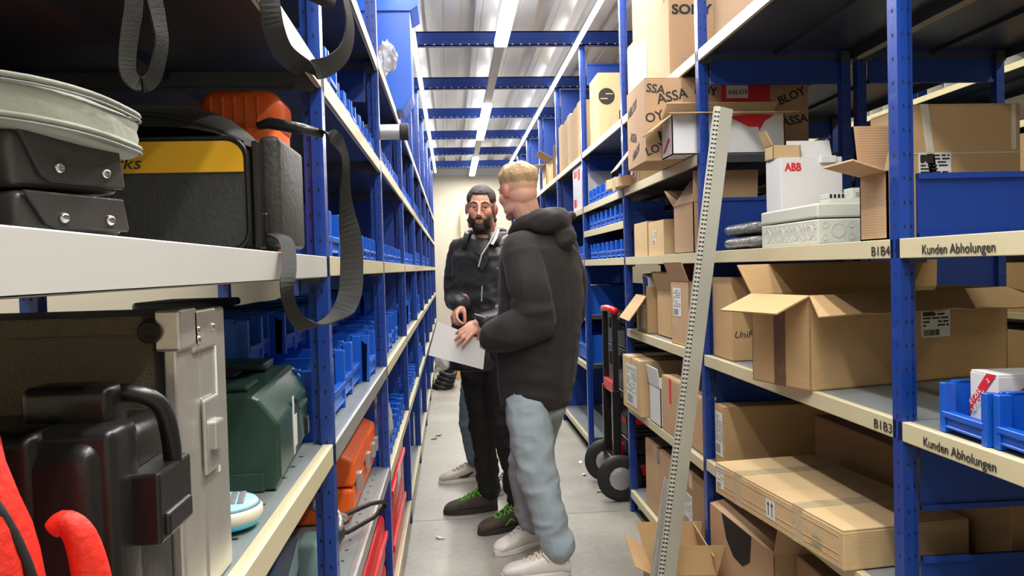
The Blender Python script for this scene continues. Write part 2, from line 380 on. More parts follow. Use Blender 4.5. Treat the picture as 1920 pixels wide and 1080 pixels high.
def carton(label, loc, dim, rz=0, m='card', opened=False, flaps=(), tape=True, group=None, rot=None, name='cardboard_box', stickers=(), taper=0, bevel=.003, tapem='tape', cat='box', inner=None):
    w, d, h = dim; t = thing(name, label, cat, loc, R(rz), group, rot=tuple(R(a) for a in rot) if rot else None)
    th = .004; mm = M[m]; mi_ = M[inner or m]
    if opened:
        b = MB(); b.box(0, w, 0, d, 0, th); b.box(0, w, 0, th, 0, h); b.box(0, w, d-th, d, 0, h); b.box(0, th, 0, d, 0, h); b.box(w-th, w, 0, d, 0, h)
        b.obj('body', mm, t)
    else:
        MB().box(0, w, 0, d, 0, h-.004).obj('body', mm, t, bevel=bevel)
        for a0, a1 in ((0.001, d/2-.0008), (d/2+.0008, d-.001)):
            MB().box(.001, w-.001, a0, a1, h-.004, h).obj('flap', mm, t, bevel=.001)
        if tape:
            MB().box(-.0008, w+.0008, d/2-.024, d/2+.024, h-.001, h+.0008).box(-.0012, 0, d/2-.024, d/2+.024, h-.07, h).box(w, w+.0012, d/2-.024, d/2+.024, h-.07, h).obj('tape', M[tapem], t)
    if opened and tape:
        MB().box(-.0012, -.0002, d/2-.024, d/2+.024, 0, h).obj('tape', M[tapem], t)
    for fs in flaps:
        side, L_, an = fs[:3]; c = fs[3] if len(fs) > 3 else 0; an = R(an); e = fs[4] if len(fs) > 4 else 0
        if side == 'x0': A, B, o = (0, d, h), (0, 0, h), (-1, 0)
        elif side == 'x1': A, B, o = (w, 0, h), (w, d, h), (1, 0)
        elif side == 'y0': A, B, o = (0, 0, h), (w, 0, h), (0, -1)
        else: A, B, o = (w, d, h), (0, d, h), (0, 1)
        A, B = Vector(A), Vector(B); dr = (B-A).normalized(); v = Vector((o[0]*math.sin(an), o[1]*math.sin(an), math.cos(an)))*L_
        q = [A, B]
        if e:                                   # torn outer edge
            rd = random.Random(int(L_*1000)+3); k = 14
            for i in range(k+1):
                f = 1-i/k; q.append(A+(B-A)*f+v*(1-e*rd.random())+dr*(c if i == k else (-c if i == 0 else 0)))
        else: q += [B+v-dr*c, A+v+dr*c]
        fo = MB().plate(q, th).obj('flap', mi_, t)
    for k, st in enumerate(stickers):
        sticker(t, st[0], dim, *st[1:5], seed=len(label)+k, dark=st[5] if len(st) > 5 else 0)
    return t
def bin_mesh(w, d, h, lipf=.42):       # open-fronted picking bin; the open front looks to -x, width along +y
    b = MB(); t = .0035; k = min(.018, w*.13)
    b.box(.01, d, .004, w-.004, .004, .008)
    b.box(d-t, d, .002, w-.002, .004, h); 
    for y0, y1 in ((0, t+.002), (w-t-.002, w)):
        b.prism([(.004, 0), (d, .004), (d, h), (.035, h), (.006, h*.80), (.0, h*.8)], y0, y1, 'y')
        b.box(.02, d, y0-(.004 if y0 == 0 else -.0), y1+(.004 if y0 else 0), h-.007, h)
    for y0 in (0, w-k): b.box(-.004, .02, y0, y0+k, 0, h*.97)
    b.box(0, .012, k, w-k, h*.12, h*lipf); b.box(-.006, .014, k*.6, w-k*.6, h*(lipf-.09), h*(lipf+.02)); b.box(-.003, .01, k, w-k, h*.10, h*.15)
    return b.mesh('picking_bin', M['bin'], bevel=.0012, seg=1)
BINS = {'s': ((.100, .165, .075), bin_mesh(.100, .165, .075)), 'm': ((.135, .21, .105), bin_mesh(.135, .21, .105)), 'l': ((.205, .34, .15), bin_mesh(.205, .34, .15))}
def bins(side, x, y0, y1, z, kind, gap, group, label, skip=0, jit=.006, seed=1, ztop=None):
    (w, d, h), me = BINS[kind]; rd = random.Random(seed); y = y0; out = []
    while y+w < y1:
        if rd.random() >= skip:
            dx = rd.uniform(0, jit)*side
            o = link(me, 'picking_bin', None, (x+dx, y if side > 0 else y+w, z+.0012), (0, 0, (0 if side > 0 else PI)+rd.uniform(-.015, .015)))
            tag(o, label, 'storage bin', group); out.append(o)
        y += w+gap
    if len(out) > 1:
        for k, o in enumerate(out): o['label'] = label+', '+(NTH[k]+' from its near end' if k else 'nearest of its row')
    return out
NTH = 'first second third fourth fifth sixth seventh eighth ninth tenth eleventh twelfth'.split()

# ------------------------------------------------------------------ shelf lettering
def lip_text(key, body, y, zc, size, sx):
    o = SH[key]; text('lettering', body, size, M['ink'], o, (-.0012, y-o.location.y, zc-o.location.z), FRONT_R, sx=sx)
lip_text((XR, .28, 1.377), 'Kunden Abholungen', 1.502, 1.3445, .0265, .98)
lip_text((XR, .28, .993), 'Kunden Abholungen', 1.506, .9615, .0265, .98)
lip_text((XR, 1.58, 1.377), 'B1B4', 1.692, 1.3445, .029, 1.25)
lip_text((XR, 1.58, .993), 'B1B3', 1.692, .9615, .029, 1.25)

# ------------------------------------------------------------------ right row, bay nearest the camera (customer pick-ups)
def pickups():
    t = carton('white sensor carton with a red banded product label on the upper pick-up shelf', (.945, 1.105, 1.381), (.145, .075, .062), rz=-3, m='whitecard', tape=False, bevel=.001)
    d = (.145, .075, .062)
    mb = MB(); patch(mb, 'y0', d, .004, .003, .064, .058, .001)
    patch(mb, 'y0', d, .004, .047, .064, .057, .0018, 1); patch(mb, 'y0', d, .004, .003, .064, .0045, .0018, 1)
    patch(mb, 'y0', d, .055, .049, .061, .055, .0024, 0)
    for i in range(7): patch(mb, 'y0', d, .036, .040-.004*i, .036+.018*(.5+.5*((i*7) % 3)/2), .0413-.004*i, .0018, 2)
    for i in range(9): patch(mb, 'y0', d, .046+.0016*i, .007, .0466+.0016*i, .015, .0018, 3)
    mb.obj('product_label', [M['label'], M['redink'], M['greyink'], M['ink']], t)
    ring = MB(); ring.lathe([(.012, 0), (.0125, .0006), (.0105, .0009), (.0105, .0012), (.001, .0012)], 24).obj('printed_lens', mat('lens_print', (.5, .52, .62), .4), t, smooth=False)
    t.children[-1].location = (.018, -.0012, .026); t.children[-1].rotation_euler = (PI/2, 0, 0)
    t = carton('narrow white carton marked 18V in red beside the red banded one', (1.045, 1.055, 1.382), (.040, .075, .082), rz=2, m='whitecard', tape=False, bevel=.001)
    text('lettering', '18V', .010, M['redink'], t, (.020, -.001, .012), FACE_Y, ext=.0003)
    carton('white carton at the right edge of the pick-up shelf', (1.090, 1.060, 1.382), (.11, .08, .086), rz=-4, m='whitecard', tape=False, bevel=.001, stickers=[('y0', .006, .01, .05, .05)])
    # big sheet of printed paper bent behind them
    n = 12; mb = MB(); vs = []
    for i in range(n+1):
        f = i/n
        for j in range(9):
            g = j/8
            x = .945+.32*f; z = 1.383+.0+g*(.055+.135*f)
            y = 1.235+.02*f-.05*(1-g)**2+.02*math.sin(3*f)
            if i == 0: x += .016*(1-g)**2
            vs.append((x, y, z))
    fs = [(i*9+j, (i+1)*9+j, (i+1)*9+j+1, i*9+j+1) for i in range(n) for j in range(8)]
    mb.add(vs, fs); o = mb.obj('paper_sheet', M['paper'], smooth=True); so = o.modifiers.new('s', 'SOLIDIFY'); so.thickness = .0012
    tag(o, 'large white printed paper sheet bent behind the small cartons on the pick-up shelf', 'paper')
    pr = MB()
    for i, (fx, fz) in enumerate(((.10, .062), (.112, .06), (.125, .07), (.19, .075), (.20, .085), (.21, .09))): pr.box(.945+fx, .947+fx, 1.212+.01*fx, 1.2125, 1.385+fz, 1.385+fz+.02+.006*(i % 3))
    # blue pick-up bins
    d, me = BINS['m']
    BB = bin_mesh(.150, .30, .100, .40)
    for k, (y, lb) in enumerate(((1.335, 'blue picking bin holding a red striped carton on the lower pick-up shelf'), (1.180, 'blue picking bin nearest the camera on the lower pick-up shelf'))):
        o = link(BB, 'picking_bin', None, (.950, y, .9945), (0, 0, R(-3))); tag(o, lb, 'storage bin', 'blue bins on the pick-up shelf')
    t = carton('white screw carton with a diagonal red band standing in a blue bin', (.992, 1.368, 1.004), (.125, .085, .115), rz=-3, m='whitecard', tape=False, bevel=.001)
    dd = (.125, .085, .115)
    for face, wdt in (('y0', .125), ('x0', .085)):
        q = [f3(face, *dd, a, b, .0012) for a, b in ((0, .03), (0, .055), (wdt*.62, .114), (wdt*.95, .114))]
        MB().plate([q[0], q[3], q[2], q[1]] if 0 else q, .0006).obj('red_band', M['redink'], t)
    a_ = math.atan2(.084, .115)
    def dtext(body, a, b, size, face='x0'):
        ang = math.atan2(.07, .067) 
        e = Euler((0, 0, ang)).to_matrix(); fr = Euler(FROT[face]).to_matrix()
        text('lettering', body, size, M['label'], t, f3(face, *dd, a, b, .002), (fr @ e).to_euler(), ext=.0003)
    dtext('ETZEL', .006, .046, .0165); dtext('NIVOLT', .012, .030, .0165); dtext('2', .058, .095, .014)
pickups()

def bay_one():      # right row between the first and second upright
    SX = 1.3785
    t = carton('tall brown carton with a lifted flap right behind the nearest upright', (.95, 1.655, SX), (.055, .115, .150), m='card3', opened=True, tape=False, flaps=[('x0', .085, 74, -.01), ('y1', .115, -8, -.02)])
    # ABB carton
    t = carton('white carton with three red capital letters standing on the labelled shelf', (1.033, 2.40, SX), (.200, .115, .282), m='whitecard', tape=False, bevel=.002)
    text('lettering', 'ABB', .034, M['redink'], t, (.014, -.0012, .240), FACE_Y, ext=.0004, sx=.85, offset=.0012)
    MB().box(.125, .175, -.012, .0, .262, .284).obj('tab', M['whitecard'], t, bevel=.002)
    MB().plate([(.055, .075, .282), (.205, .075, .282), (.200, .085, .345), (.058, .085, .345)], .004).obj('flap', M['whitecard'], t)
    t = carton('small opened brown carton on top of the white red-lettered carton', (1.03, 2.45, SX+.283), (.095, .055, .045), rz=4, m='card2', opened=True, tape=False, flaps=[('x0', .05, 25, .004)])
    # grey junction box
    t = thing('junction_box', 'light grey plastic junction box with round knockouts on the labelled shelf', 'electrical box', (.95, 1.985, SX))
    g = M['grey_pl'] = mat('grey_plastic', (.56, .58, .52), .45, 0, .04, 6)
    MB().box(0, .22, 0, .37, 0, .066).obj('body', g, t, bevel=.004); MB().box(-.001, .221, -.001, .371, .069, .107).obj('lid', g, t, bevel=.005)
    def kn(face, a, b, r):
        o = MB().lathe([(r, 0), (r, .0012), (r*.86, .0012), (r*.86, .0004), (r*.1, .0004)], 20).obj('knockout', g, t)
        o.location = f3(face, .22, .37, 0, a, b, 0); o.rotation_euler = FROT[face]
    for a in (.05, .145, .24, .325):
        kn('x0', a, .033, .018)
        for s_ in (-.032, .032): kn('x0', a+s_, .048, .007); kn('x0', a+s_, .018, .007)
    for a in (.055, .155):
        kn('y0', a, .036, .019)
        for s_ in (-.035, .035): kn('y0', a+s_, .050, .008); kn('y0', a+s_, .018, .008)
    # rail device on the junction box
    t = thing('rail_device', 'pale grey rail mounted electrical module lying on the junction box', 'electrical part', (1.00, 2.02, SX+.1085))
    MB().box(0, .165, 0, .055, 0, .012).box(.0, .05, .004, .05, .012, .026).box(.065, .16, .004, .05, .012, .040).obj('body', g, t, bevel=.002)
    for k in range(4): MB().box(.004+.011*k, .010+.011*k, .003, .0045, .014, .024).obj('slot', M['dark'], t)
    MB().box(.075, .150, .002, .0045, .018, .028).obj('clip', M['greyink'], t)
    # bubble wrapped packs
    bw = mat('bubble_wrap', (.16, .165, .17), .18, .25, .6, 60, .9, 160, coat=.6)
    for k, z in enumerate((0, .045)):
        mb = MB(); nx, ny = 10, 22; vs = []
        rd = random.Random(k+5)
        for j in range(ny+1):
            for i in range(nx*2):
                a = 2*PI*i/(nx*2); e = max(.05, 1-abs(2*j/ny-1)**6)
                cx = math.copysign(abs(math.cos(a))**.5, math.cos(a))*.09*e; cz = math.copysign(abs(math.sin(a))**.6, math.sin(a))*.0215*e
                vs.append((.09+cx+rd.uniform(-.0015, .0015), .40*j/ny, .0225+cz+rd.uniform(-.0015, .0015)))
        n2 = nx*2
        fs = [(j*n2+i, j*n2+(i+1) % n2, (j+1)*n2+(i+1) % n2, (j+1)*n2+i) for j in range(ny) for i in range(n2)]+[tuple(range(n2-1, -1, -1)), tuple(ny*n2+i for i in range(n2))]
        o = mb.add(vs, fs).obj('wrapped_pack', bw, smooth=True); o.location = (.948+.006*k, 2.375+.01*k, SX+z+.001)
        tag(o, ('lower' if k == 0 else 'upper')+' of two dark packs in bubble wrap beside the grey junction box', 'package', 'bubble wrapped packs')
    # big open box
    t = carton('large open cardboard box with torn flaps and a shipping label on the second labelled shelf', (.928, 1.990, .9945), (.700, .245, .250), rz=15, m='card', opened=True,
        flaps=[('x0', .115, 112, .0), ('y0', .115, 118, -.05, .18), ('y1', .088, 16, -.03), ('x1', .11, 100, 0)], tapem='tapedk', stickers=[('y0', .375, .12, .105, .082, 1)])
    # UniFi box further back
    t = carton('brown carton with slanted black lettering and a dark badge behind the large open box', (.962, 2.66, .9945), (.26, .20, .29), m='card', tape=False)
    text('lettering', 'UniFi', .034, M['ink'], t, (.006, -.001, .080), FACE_Y, ext=.0003, shear=.25)
    MB().box(.078, .130, -.0014, -.0004, .082, .097).obj('dark_badge', M['ink'], t)
    # long flat carton pulled out below
    t = carton('long flat cardboard box lying askew and sticking out over the lower shelf', (.900, 1.776, .6025), (.34, .685, .098), rz=6.4, m='card2', tape=False, bevel=.004, stickers=[('x0', .012, .022, .05, .07)])
    dm = (.34, .685, .098)
    mb = MB(); patch(mb, 'x0', dm, .325, .022, .372, .075, .0012)
    for a in (.334, .354):
        patch(mb, 'x0', dm, a+.003, .03, a+.006, .06, .002, 1)
        P_ = [f3('x0', *dm, a+q0, q1, .002) for q0, q1 in ((-.001, .058), (.010, .058), (.0045, .070))]; mb.plate(P_, .0006, 1)
    mb.obj('arrow_sticker', [M['label'], M['ink']], t)
    for a0, a1 in ((.13, .18), (.46, .51)): MB().box(-.0008, .0, .685-a1, .685-a0, .002, .096).box(0, .34, .685-a1, .685-a0, .0972, .0988).obj('tape', M['tape'], t)
    for b_ in (.02, .036, .078): MB().box(-.0012, 0, .02, .665, b_, b_+.0014).obj('crease', M['card3'], t)
    mb = MB()
    for k_ in range(5):
        for r_ in range(3): patch(mb, 'x0', dm, .552+.009*k_+.003*r_, .022+.02*r_, .558+.009*k_, .030+.02*r_, .0014, 0)
    mb.obj('green_print', mat('green_print', (.22, .33, .24), .6, 0, 0), t)
    carton('brown carton with a white label behind the long flat box', (.958, 2.755, .6025), (.50, .095, .215), m='card', tape=False, stickers=[('x0', .010, .03, .075, .16)])
    carton('big plain brown carton under the lower shelf behind the long flat box', (1.26, 1.70, .6025), (.26, .98, .19), m='card4', tape=False)
    # lower cartons
    t = carton('opened cardboard box with a torn notch under the long flat box', (.955, 2.32, .1215), (.40, .54, .32), rz=2, m='card3', opened=True, tape=False, flaps=[('x0', .10, -78, .0), ('y0', .1, 20, 0)])
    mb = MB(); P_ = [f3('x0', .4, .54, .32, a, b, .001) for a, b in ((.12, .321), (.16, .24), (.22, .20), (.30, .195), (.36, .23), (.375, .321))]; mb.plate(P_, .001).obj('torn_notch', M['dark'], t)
    carton('lower brown carton beside the notched box', (1.0, 1.70, .1215), (.50, .56, .34), m='card4', tape=True, tapem='tapedk')
bay_one()

def bay_two():      # right row between the second and third upright
    # top shelf
    t = carton('brown electronics carton with black lettering and a pasted shipping paper on the top shelf', (.945, 3.30, 2.1275), (.33, .78, .335), m='card3', tape=False)
    dm = (.33, .78, .335)
    text('lettering', 'SONY', .056, M['ink'], t, (.014, -.0012, .265), FACE_Y, ext=.0004, sx=1.15, offset=.002)
    MB().box(.055, .095, -.0012, -.0002, .04, .078).box(.060, .090, -.0020, -.0010, .045, .073, 1).obj('handling_mark', [M['greyink'], M['card3']], t)
    text('lettering', 'G', .026, M['ink'], t, (.066, -.0025, .050), FACE_Y)
    mb = MB(); q = [f3('x0', *dm, a, b, .0016) for a, b in ((.04, .04), (.40, .06), (.41, .27), (.05, .30))]; mb.plate(q, .0008).obj('shipping_paper', M['paper'], t)
    mb = MB()
    for i in range(9): patch(mb, 'x0', dm, .08, .09+.019*i, .20+.12*((i*5) % 3)/2, .094+.019*i, .0026)
    mb.obj('print', M['greyink'], t)
    t = carton('brown electronics carton stacked on the one with the pasted paper', (.955, 3.42, 2.466), (.30, .62, .24), rz=-1, m='card3', tape=False)
    text('lettering', 'HDMI', .022, M['ink'], t, (.10, -.001, .028), FACE_Y)
    for k, (x, y) in enumerate(((.985, 1.66), (.985, 2.08), (.985, 2.48))):
        carton(['brown carton on the top shelf just behind the nearest upright', 'middle brown carton on the top shelf of the nearest full bay', 'brown carton on the top shelf beside the second upright'][k], (x, y, 2.1265), (.40, .38, .30), m='card3', group='top shelf cartons of the nearest full bay')
    # second shelf
    t = carton('large brown carton wrapped in tape with big black capitals on the second shelf', (.785, 3.10, 1.748), (.67, .32, .330), rz=0, m='card3', tape=False)
    dm = (.67, .32, .330)
    for face, a, b, body, sz, ang in (('y0', .052, .225, 'ASSA', .056, 12), ('y0', .004, .275, 'SSA', .048, -8), ('y0', .004, .15, 'OY', .052, 14), ('y0', .20, .265, 'LOY', .048, -6), ('y0', .375, .182, 'ABLOY', .046, 8), ('y0', .55, .215, 'BLOY', .048, 22), ('y0', .56, .13, 'ASSA', .048, 10), ('y0', .006, .02, 'LOY', .045, 20), ('y0', .22, .16, 'ASSA', .045, 24), ('y0', .06, .08, 'ABLOY', .05, 40),
        ('x0', .03, .22, 'ABLOY', .05, 8), ('x0', .06, .12, 'ASSA', .05, -12), ('x0', .10, .03, 'ABLOY', .04, 15)):
        if face == 'y0' and a < .02: a = .004
        fr = Euler(FROT[face]).to_matrix() @ Euler((0, 0, R(ang))).to_matrix()
        text('lettering', body, sz, M['ink'], t, f3(face, *dm, a, b, .0012), fr.to_euler(), ext=.0004, offset=.001)
    mb = MB(); patch(mb, 'y0', dm, .31, .225, .51, .325, .002); patch(mb, 'y0', dm, .33, .245, .42, .295, .003, 1)
    mb.obj('red_tape', [M['redink'], M['label']], t)
    text('lettering', 'ABLOY', .026, M['ink'], t, f3('y0', *dm, .337, .260, .004), FACE_Y)
    t = carton('grey white carton with an open brown lined lid flap sticking forward on the second shelf', (.847, 2.945, 1.751), (.44, .145, .150), rz=0, m='whitecard', opened=True, tape=False, inner='card2', flaps=[('x0', .10, 128, .01), ('y0', .07, 95, -.03), ('y1', .10, -55, 0)])
    dm = (.44, .145, .15)
    q = [f3('y0', *dm, a, b, .0014) for a, b in ((.22, .140), (.30, .10), (.335, .10), (.34, .085), (.36, .12), (.40, .145), (.30, .15))]; MB().plate(q, .0006).obj('red_print', M['redink'], t)
    q = [f3('x0', *dm, a, b, .0014) for a, b in ((.02, .02), (.04, .02), (.12, .06), (.10, .07))]; MB().plate(q, .0006).obj('red_print', M['redink'], t)
    t = carton('brown printed carton with a hanging flap at the far end of the second shelf', (.950, 3.90, 1.748), (.30, .22, .20), rz=-2, m='card2', opened=True, tape=False, flaps=[('x0', .17, 140, .02), ('y0', .08, 10, 0)], stickers=[('x0', .05, .04, .1, .1)])
    carton('small brown carton sticking out over the third upright', (.90, 4.06, 1.750), (.18, .26, .055), rz=8, m='card2')
    # labelled shelf
    carton('small plain brown carton beside the third upright on the middle shelf', (.958, 3.80, 1.3785), (.18, .27, .17), m='card2', tape=False)
    carton('brown carton with a white sticker on the middle shelf', (.958, 3.50, 1.3785), (.20, .275, .160), m='card2', tape=False, stickers=[('x0', .09, .055, .06, .06)])
    carton('tall opened brown carton with a raised flap on the middle shelf', (.952, 3.04, 1.3785), (.26, .27, .20), m='card3', opened=True, tape=False, flaps=[('x0', .13, -35, 0), ('y1', .16, 60, 0), ('y0', .12, 5, .0)])
    # shelf below
    t = carton('open brown carton with a wide flap hanging into the aisle', (.955, 3.83, .9945), (.24, .30, .185), rz=-4, m='card', opened=True, tape=False, flaps=[('x0', .15, 143, -.01), ('y0', .05, 10, 0)], stickers=[('x0', .16, .02, .10, .12)])
    carton('blue and white printed carton tilted inside the open brown carton', (1.000, 3.90, 1.030), (.12, .17, .245), rot=(5, -4, -3), m='whitecard', tape=False, stickers=[('x0', .02, .08, .07, .11, 1)])
    _b = [o for o in COL.objects if o.get('label', '').startswith('blue and white printed carton tilted')][0]
    MB().box(-.0015, -.0002, .03, .15, .12, .235).obj('blue_print', mat('navy_print', (.02, .03, .16), .5, 0, 0), _b)
    t = carton('tall brown carton with its lid folded up and over beside the leaning profile', (.955, 3.13, .9945), (.26, .22, .27), rz=3, m='card3', opened=True, tape=False, flaps=[('x0', .085, 20, .0), ('y1', .08, 30, 0)], stickers=[('x0', .03, .12, .10, .12)])
    carton('narrow pale carton standing behind the open brown one', (.99, 3.46, .9945), (.20, .30, .22), m='card', opened=True, tape=False, flaps=[('x0', .09, 15, .0)])
    carton('brown carton with a white shipping paper beside the third upright', (.905, 3.79, .588), (.33, .36, .275), rz=1, m='card2', tape=True, stickers=[('x0', .08, .03, .21, .21)])
    t = carton('white opened carton between two brown ones on the lower shelf', (.935, 3.53, .588), (.20, .20, .18), rz=0, m='whitecard', opened=True, tape=False, flaps=[('x0', .09, 8, 0), ('y0', .05, -20, 0)])
    t = carton('brown carton with a red fragile strip behind the leaning profile', (.935, 3.22, .588), (.26, .28, .25), m='card3', tape=False); MB().box(-.0015, -.0002, .13, .155, .14, .25).obj('red_strip', M['redink'], t)
    t = carton('brown carton printed with a capital letter beside the second upright', (.96, 2.96, .588), (.30, .22, .22), m='card3', tape=False); text('lettering', 'I', .11, M['ink'], t, (.05, -.001, .05), FACE_Y, sx=1.3)
    carton('tall brown carton on the bottom shelf under the leaning profile', (.955, 3.42, .1215), (.40, .50, .34), m='card3', tapem='tapedk')
    carton('dark brown carton with a white paper on the bottom shelf', (.955, 2.96, .1215), (.40, .40, .36), m='card4', stickers=[('y0', .10, .15, .12, .14), ('x0', .10, .12, .12, .14)])
bay_two()
    
carton('wide brown carton with clear tape and a route label behind the nearest upright', (1.215, 2.00, 1.3785), (.305, .20, .362), rz=0, m='card', tape=False, stickers=[('y0', .02, .150, .09, .085, 1)])
_b = [o for o in COL.objects if o.get('label', '').startswith('wide brown carton with clear')][0]
MB().plate([(.026, -.001, .362), (.048, -.001, .362), (.073, -.001, .16), (.052, -.001, .16)], .0006).box(.0, .305, -.0014, -.0002, .231, .234).box(.28, .292, -.0014, -.0002, .24, .36).obj('tape', mat('clear_tape', (.62, .58, .46), .12, 0, .2, 30), _b)

# ------------------------------------------------------------------ further right bays
for z, nm, k, sk in ((1.745, 'second', 'm', .1), (1.575, 'third', 'm', 0), (1.377, 'fourth', 'm', 0)):
    bins(1, .955, 4.235, 5.45, z, k, .006, 'blue bins on the %s shelf of the third right bay' % nm, 'blue bin, right %s shelf, third bay' % nm, sk, seed=int(z*100))
for i, nm in ((4, 'fourth'), (5, 'fifth'), (6, 'sixth')):
    bins(1, .955, YF[i]+.03, YF[i]+1.26, 1.377, 'm', .008, 'blue bins on the middle shelf of the %s right bay' % nm, 'blue bin, right middle shelf, %s bay' % nm, .15, seed=i)
for k, (y, z, zz) in enumerate(((5.56, .99, .20), (5.98, .99, .20), (5.56, .64, .20), (5.98, .64, .22), (6.37, .64, .2))):
    t = link(bin_mesh(.38, .50, zz, .6), 'storage_crate', None, (.955, y, z+.0015)); tag(t, ['nearest blue crate on the waist high shelf of the fourth right bay', 'second blue crate on the waist high shelf of the fourth right bay', 'blue crate nearest on the lower shelf of the fourth right bay', 'middle blue crate on the lower shelf of the fourth right bay', 'furthest blue crate on the lower shelf of the fourth right bay'][k], 'storage bin', 'blue crates of the fourth right bay')
o = MB().box(.96, 1.15, 5.60, 5.85, 1.195, 1.198).obj('paper_note', M['paper']); tag(o, 'white paper note lying on the nearest blue crate', 'paper')
carton('brown carton printed with a dark round badge on the top shelf', (.950, 4.93, 2.1275), (.30, .30, .42), rz=0, m='card2', tape=False)
_b = [o for o in COL.objects if o.get('label', '').startswith('brown carton printed with a dark round')][0]
MB().lathe([(.052, 0), (.052, .0012), (.048, .0012), (.048, .0004)], 28).lathe([(.044, 0), (.044, .0012), (.001, .0012)], 28).obj('round_badge', M['ink'], _b)
_b.children[-1].location = (.054, -.0002, .272); _b.children[-1].rotation_euler = FACE_Y
MB().box(.014, .06, -.003, -.0016, .254, .260).box(.05, .094, -.003, -.0016, .284, .290).obj('badge_bars', M['card2'], _b)
carton('low open carton beneath the round badged one', (.945, 4.30, 2.1275), (.30, .24, .06), m='card4', opened=True, tape=False)
for k in range(7):
    t = carton('tall slim brown carton, %s of the row on the right top shelf' % ['nearest', 'second', 'third', 'fourth', 'fifth', 'sixth', 'furthest'][k], (.95, 5.60+.165*k, 2.1225), (.36, .155, .40-.012*(k % 3)), m=['card2', 'card', 'card3'][k % 3], tape=False, group='tall slim cartons on the top shelf')
carton('tall white carton with red print leaning on the fourth upright', (.952, 5.62, 1.7475), (.22, .42, .33), m='whitecard', tape=False)
_b = [o for o in COL.objects if o.get('label', '').startswith('tall white carton with red')][0]
mb = MB(); dm = (.22, .42, .33)
for a, b, c, d_ in ((.05, .03, .16, .09), (.06, .25, .2, .30), (.24, .22, .34, .30)): patch(mb, 'x0', dm, a, b, c, d_, .001)
mb.obj('red_print', M['redink'], _b)
t = carton('grey display carton with rows of dark print above the blue bins', (1.12, 5.10, 1.7475), (.20, .16, .17), m='whitecard', tape=False, stickers=[('y0', .02, .02, .13, .13, 1)])
carton('open brown carton on the top shelf of the fifth right bay', (.95, 7.15, 2.1225), (.30, .35, .20), m='card', opened=True, tape=False, flaps=[('x0', .14, 60, 0), ('y0', .12, 25, 0)])
carton('brown carton on the second shelf of the sixth right bay', (.95, 7.7, 2.1225), (.30, .3, .22), m='card2', opened=True, tape=False, flaps=[('x0', .12, 95, 0)])
carton('white carton at the far end of the second shelf on the right', (.952, 8.3, 2.1225), (.3, .3, .2), m='whitecard')

# tool trolley and stacked tool cases in the third right bay
t = thing('hand_truck', 'black and red telescopic trolley handle with two black wheels in front of the tool cases', 'trolley', (.918, 4.58, 0))
mb = MB(); [mb.box(-.016, .016, y-.013, y+.013, .16, 1.06, 0) for y in (-.14, .14)]; mb.obj('frame', M['blkplast'], t, bevel=.003)
mb = MB(); [mb.box(-.024, .024, y-.020, y+.020, .18, .62, 0) for y in (-.14, .14)]; mb.box(-.02, .02, -.16, .16, .16, .22); mb.obj('lower_frame', M['blkplast'], t, bevel=.004)
MB().tube([(0, -.17, 1.075), (-.004, -.05, 1.085), (-.004, .05, 1.085), (0, .17, 1.075)], [.022, .019, .019, .022], 10).obj('handle', M['redplast'], t, smooth=True)
MB().box(-.018, .012, -.13, .13, .60, .665).obj('cross_bar', M['redplast'], t, bevel=.004)
for y in (-.20, .22):
    wh = MB().lathe([(.05, -.022), (.105, -.024), (.128, -.018), (.132, 0), (.128, .018), (.105, .024), (.05, .022)], 28).obj('wheel', M['blkrough'], t, smooth=True)
    wh.location = (.0, y*1.0, .1335); wh.rotation_euler = (PI/2, 0, 0)
    h_ = MB().lathe([(.02, -.03), (.045, -.028), (.075, -.020), (.075, .020), (.045, .028), (.02, .03)], 12).obj('hub', M['rail'], wh)
MB().box(.0, .33, -.12, .12, .02, .034).obj('toe_plate', M['rail'], t)
for k, (z, h_, lb) in enumerate(((.04, .30, 'black tool case with a red band at the bottom of the stack'), (.345, .26, 'black tool case second from the bottom of the stack'), (.61, .24, 'black tool case third from the bottom of the stack'), (.855, .20, 'black ribbed tool case on top of the stack'))):
    t = thing('tool_case', lb, 'tool case', (.975, 4.42, z), 0, 'stacked tool cases behind the trolley')
    MB().box(0, .36, 0, .50, 0, h_*.68).obj('body', M['blkplast'], t, bevel=.012); MB().box(-.006, .366, -.006, .506, h_*.70, h_).obj('lid', M['blkplast'], t, bevel=.012)
    for y in (.10, .35): MB().box(-.018, -.004, y, y+.06, h_*.5, h_*.85).obj('latch', M['redplast'] if k == 0 else M['blkrough'], t, bevel=.003)
    if k < 2: MB().box(-.004, .0, .02, .48, h_*.3, h_*.45).box(.02, .34, -.004, 0, h_*.3, h_*.5).obj('red_band', M['redplast'], t)
    mb = MB(); [mb.box(.03, .33, -.012+.03*0, -.004, .02+.02*q, .03+.02*q) for q in range(3)]; mb.obj('rib', M['blkrough'], t)

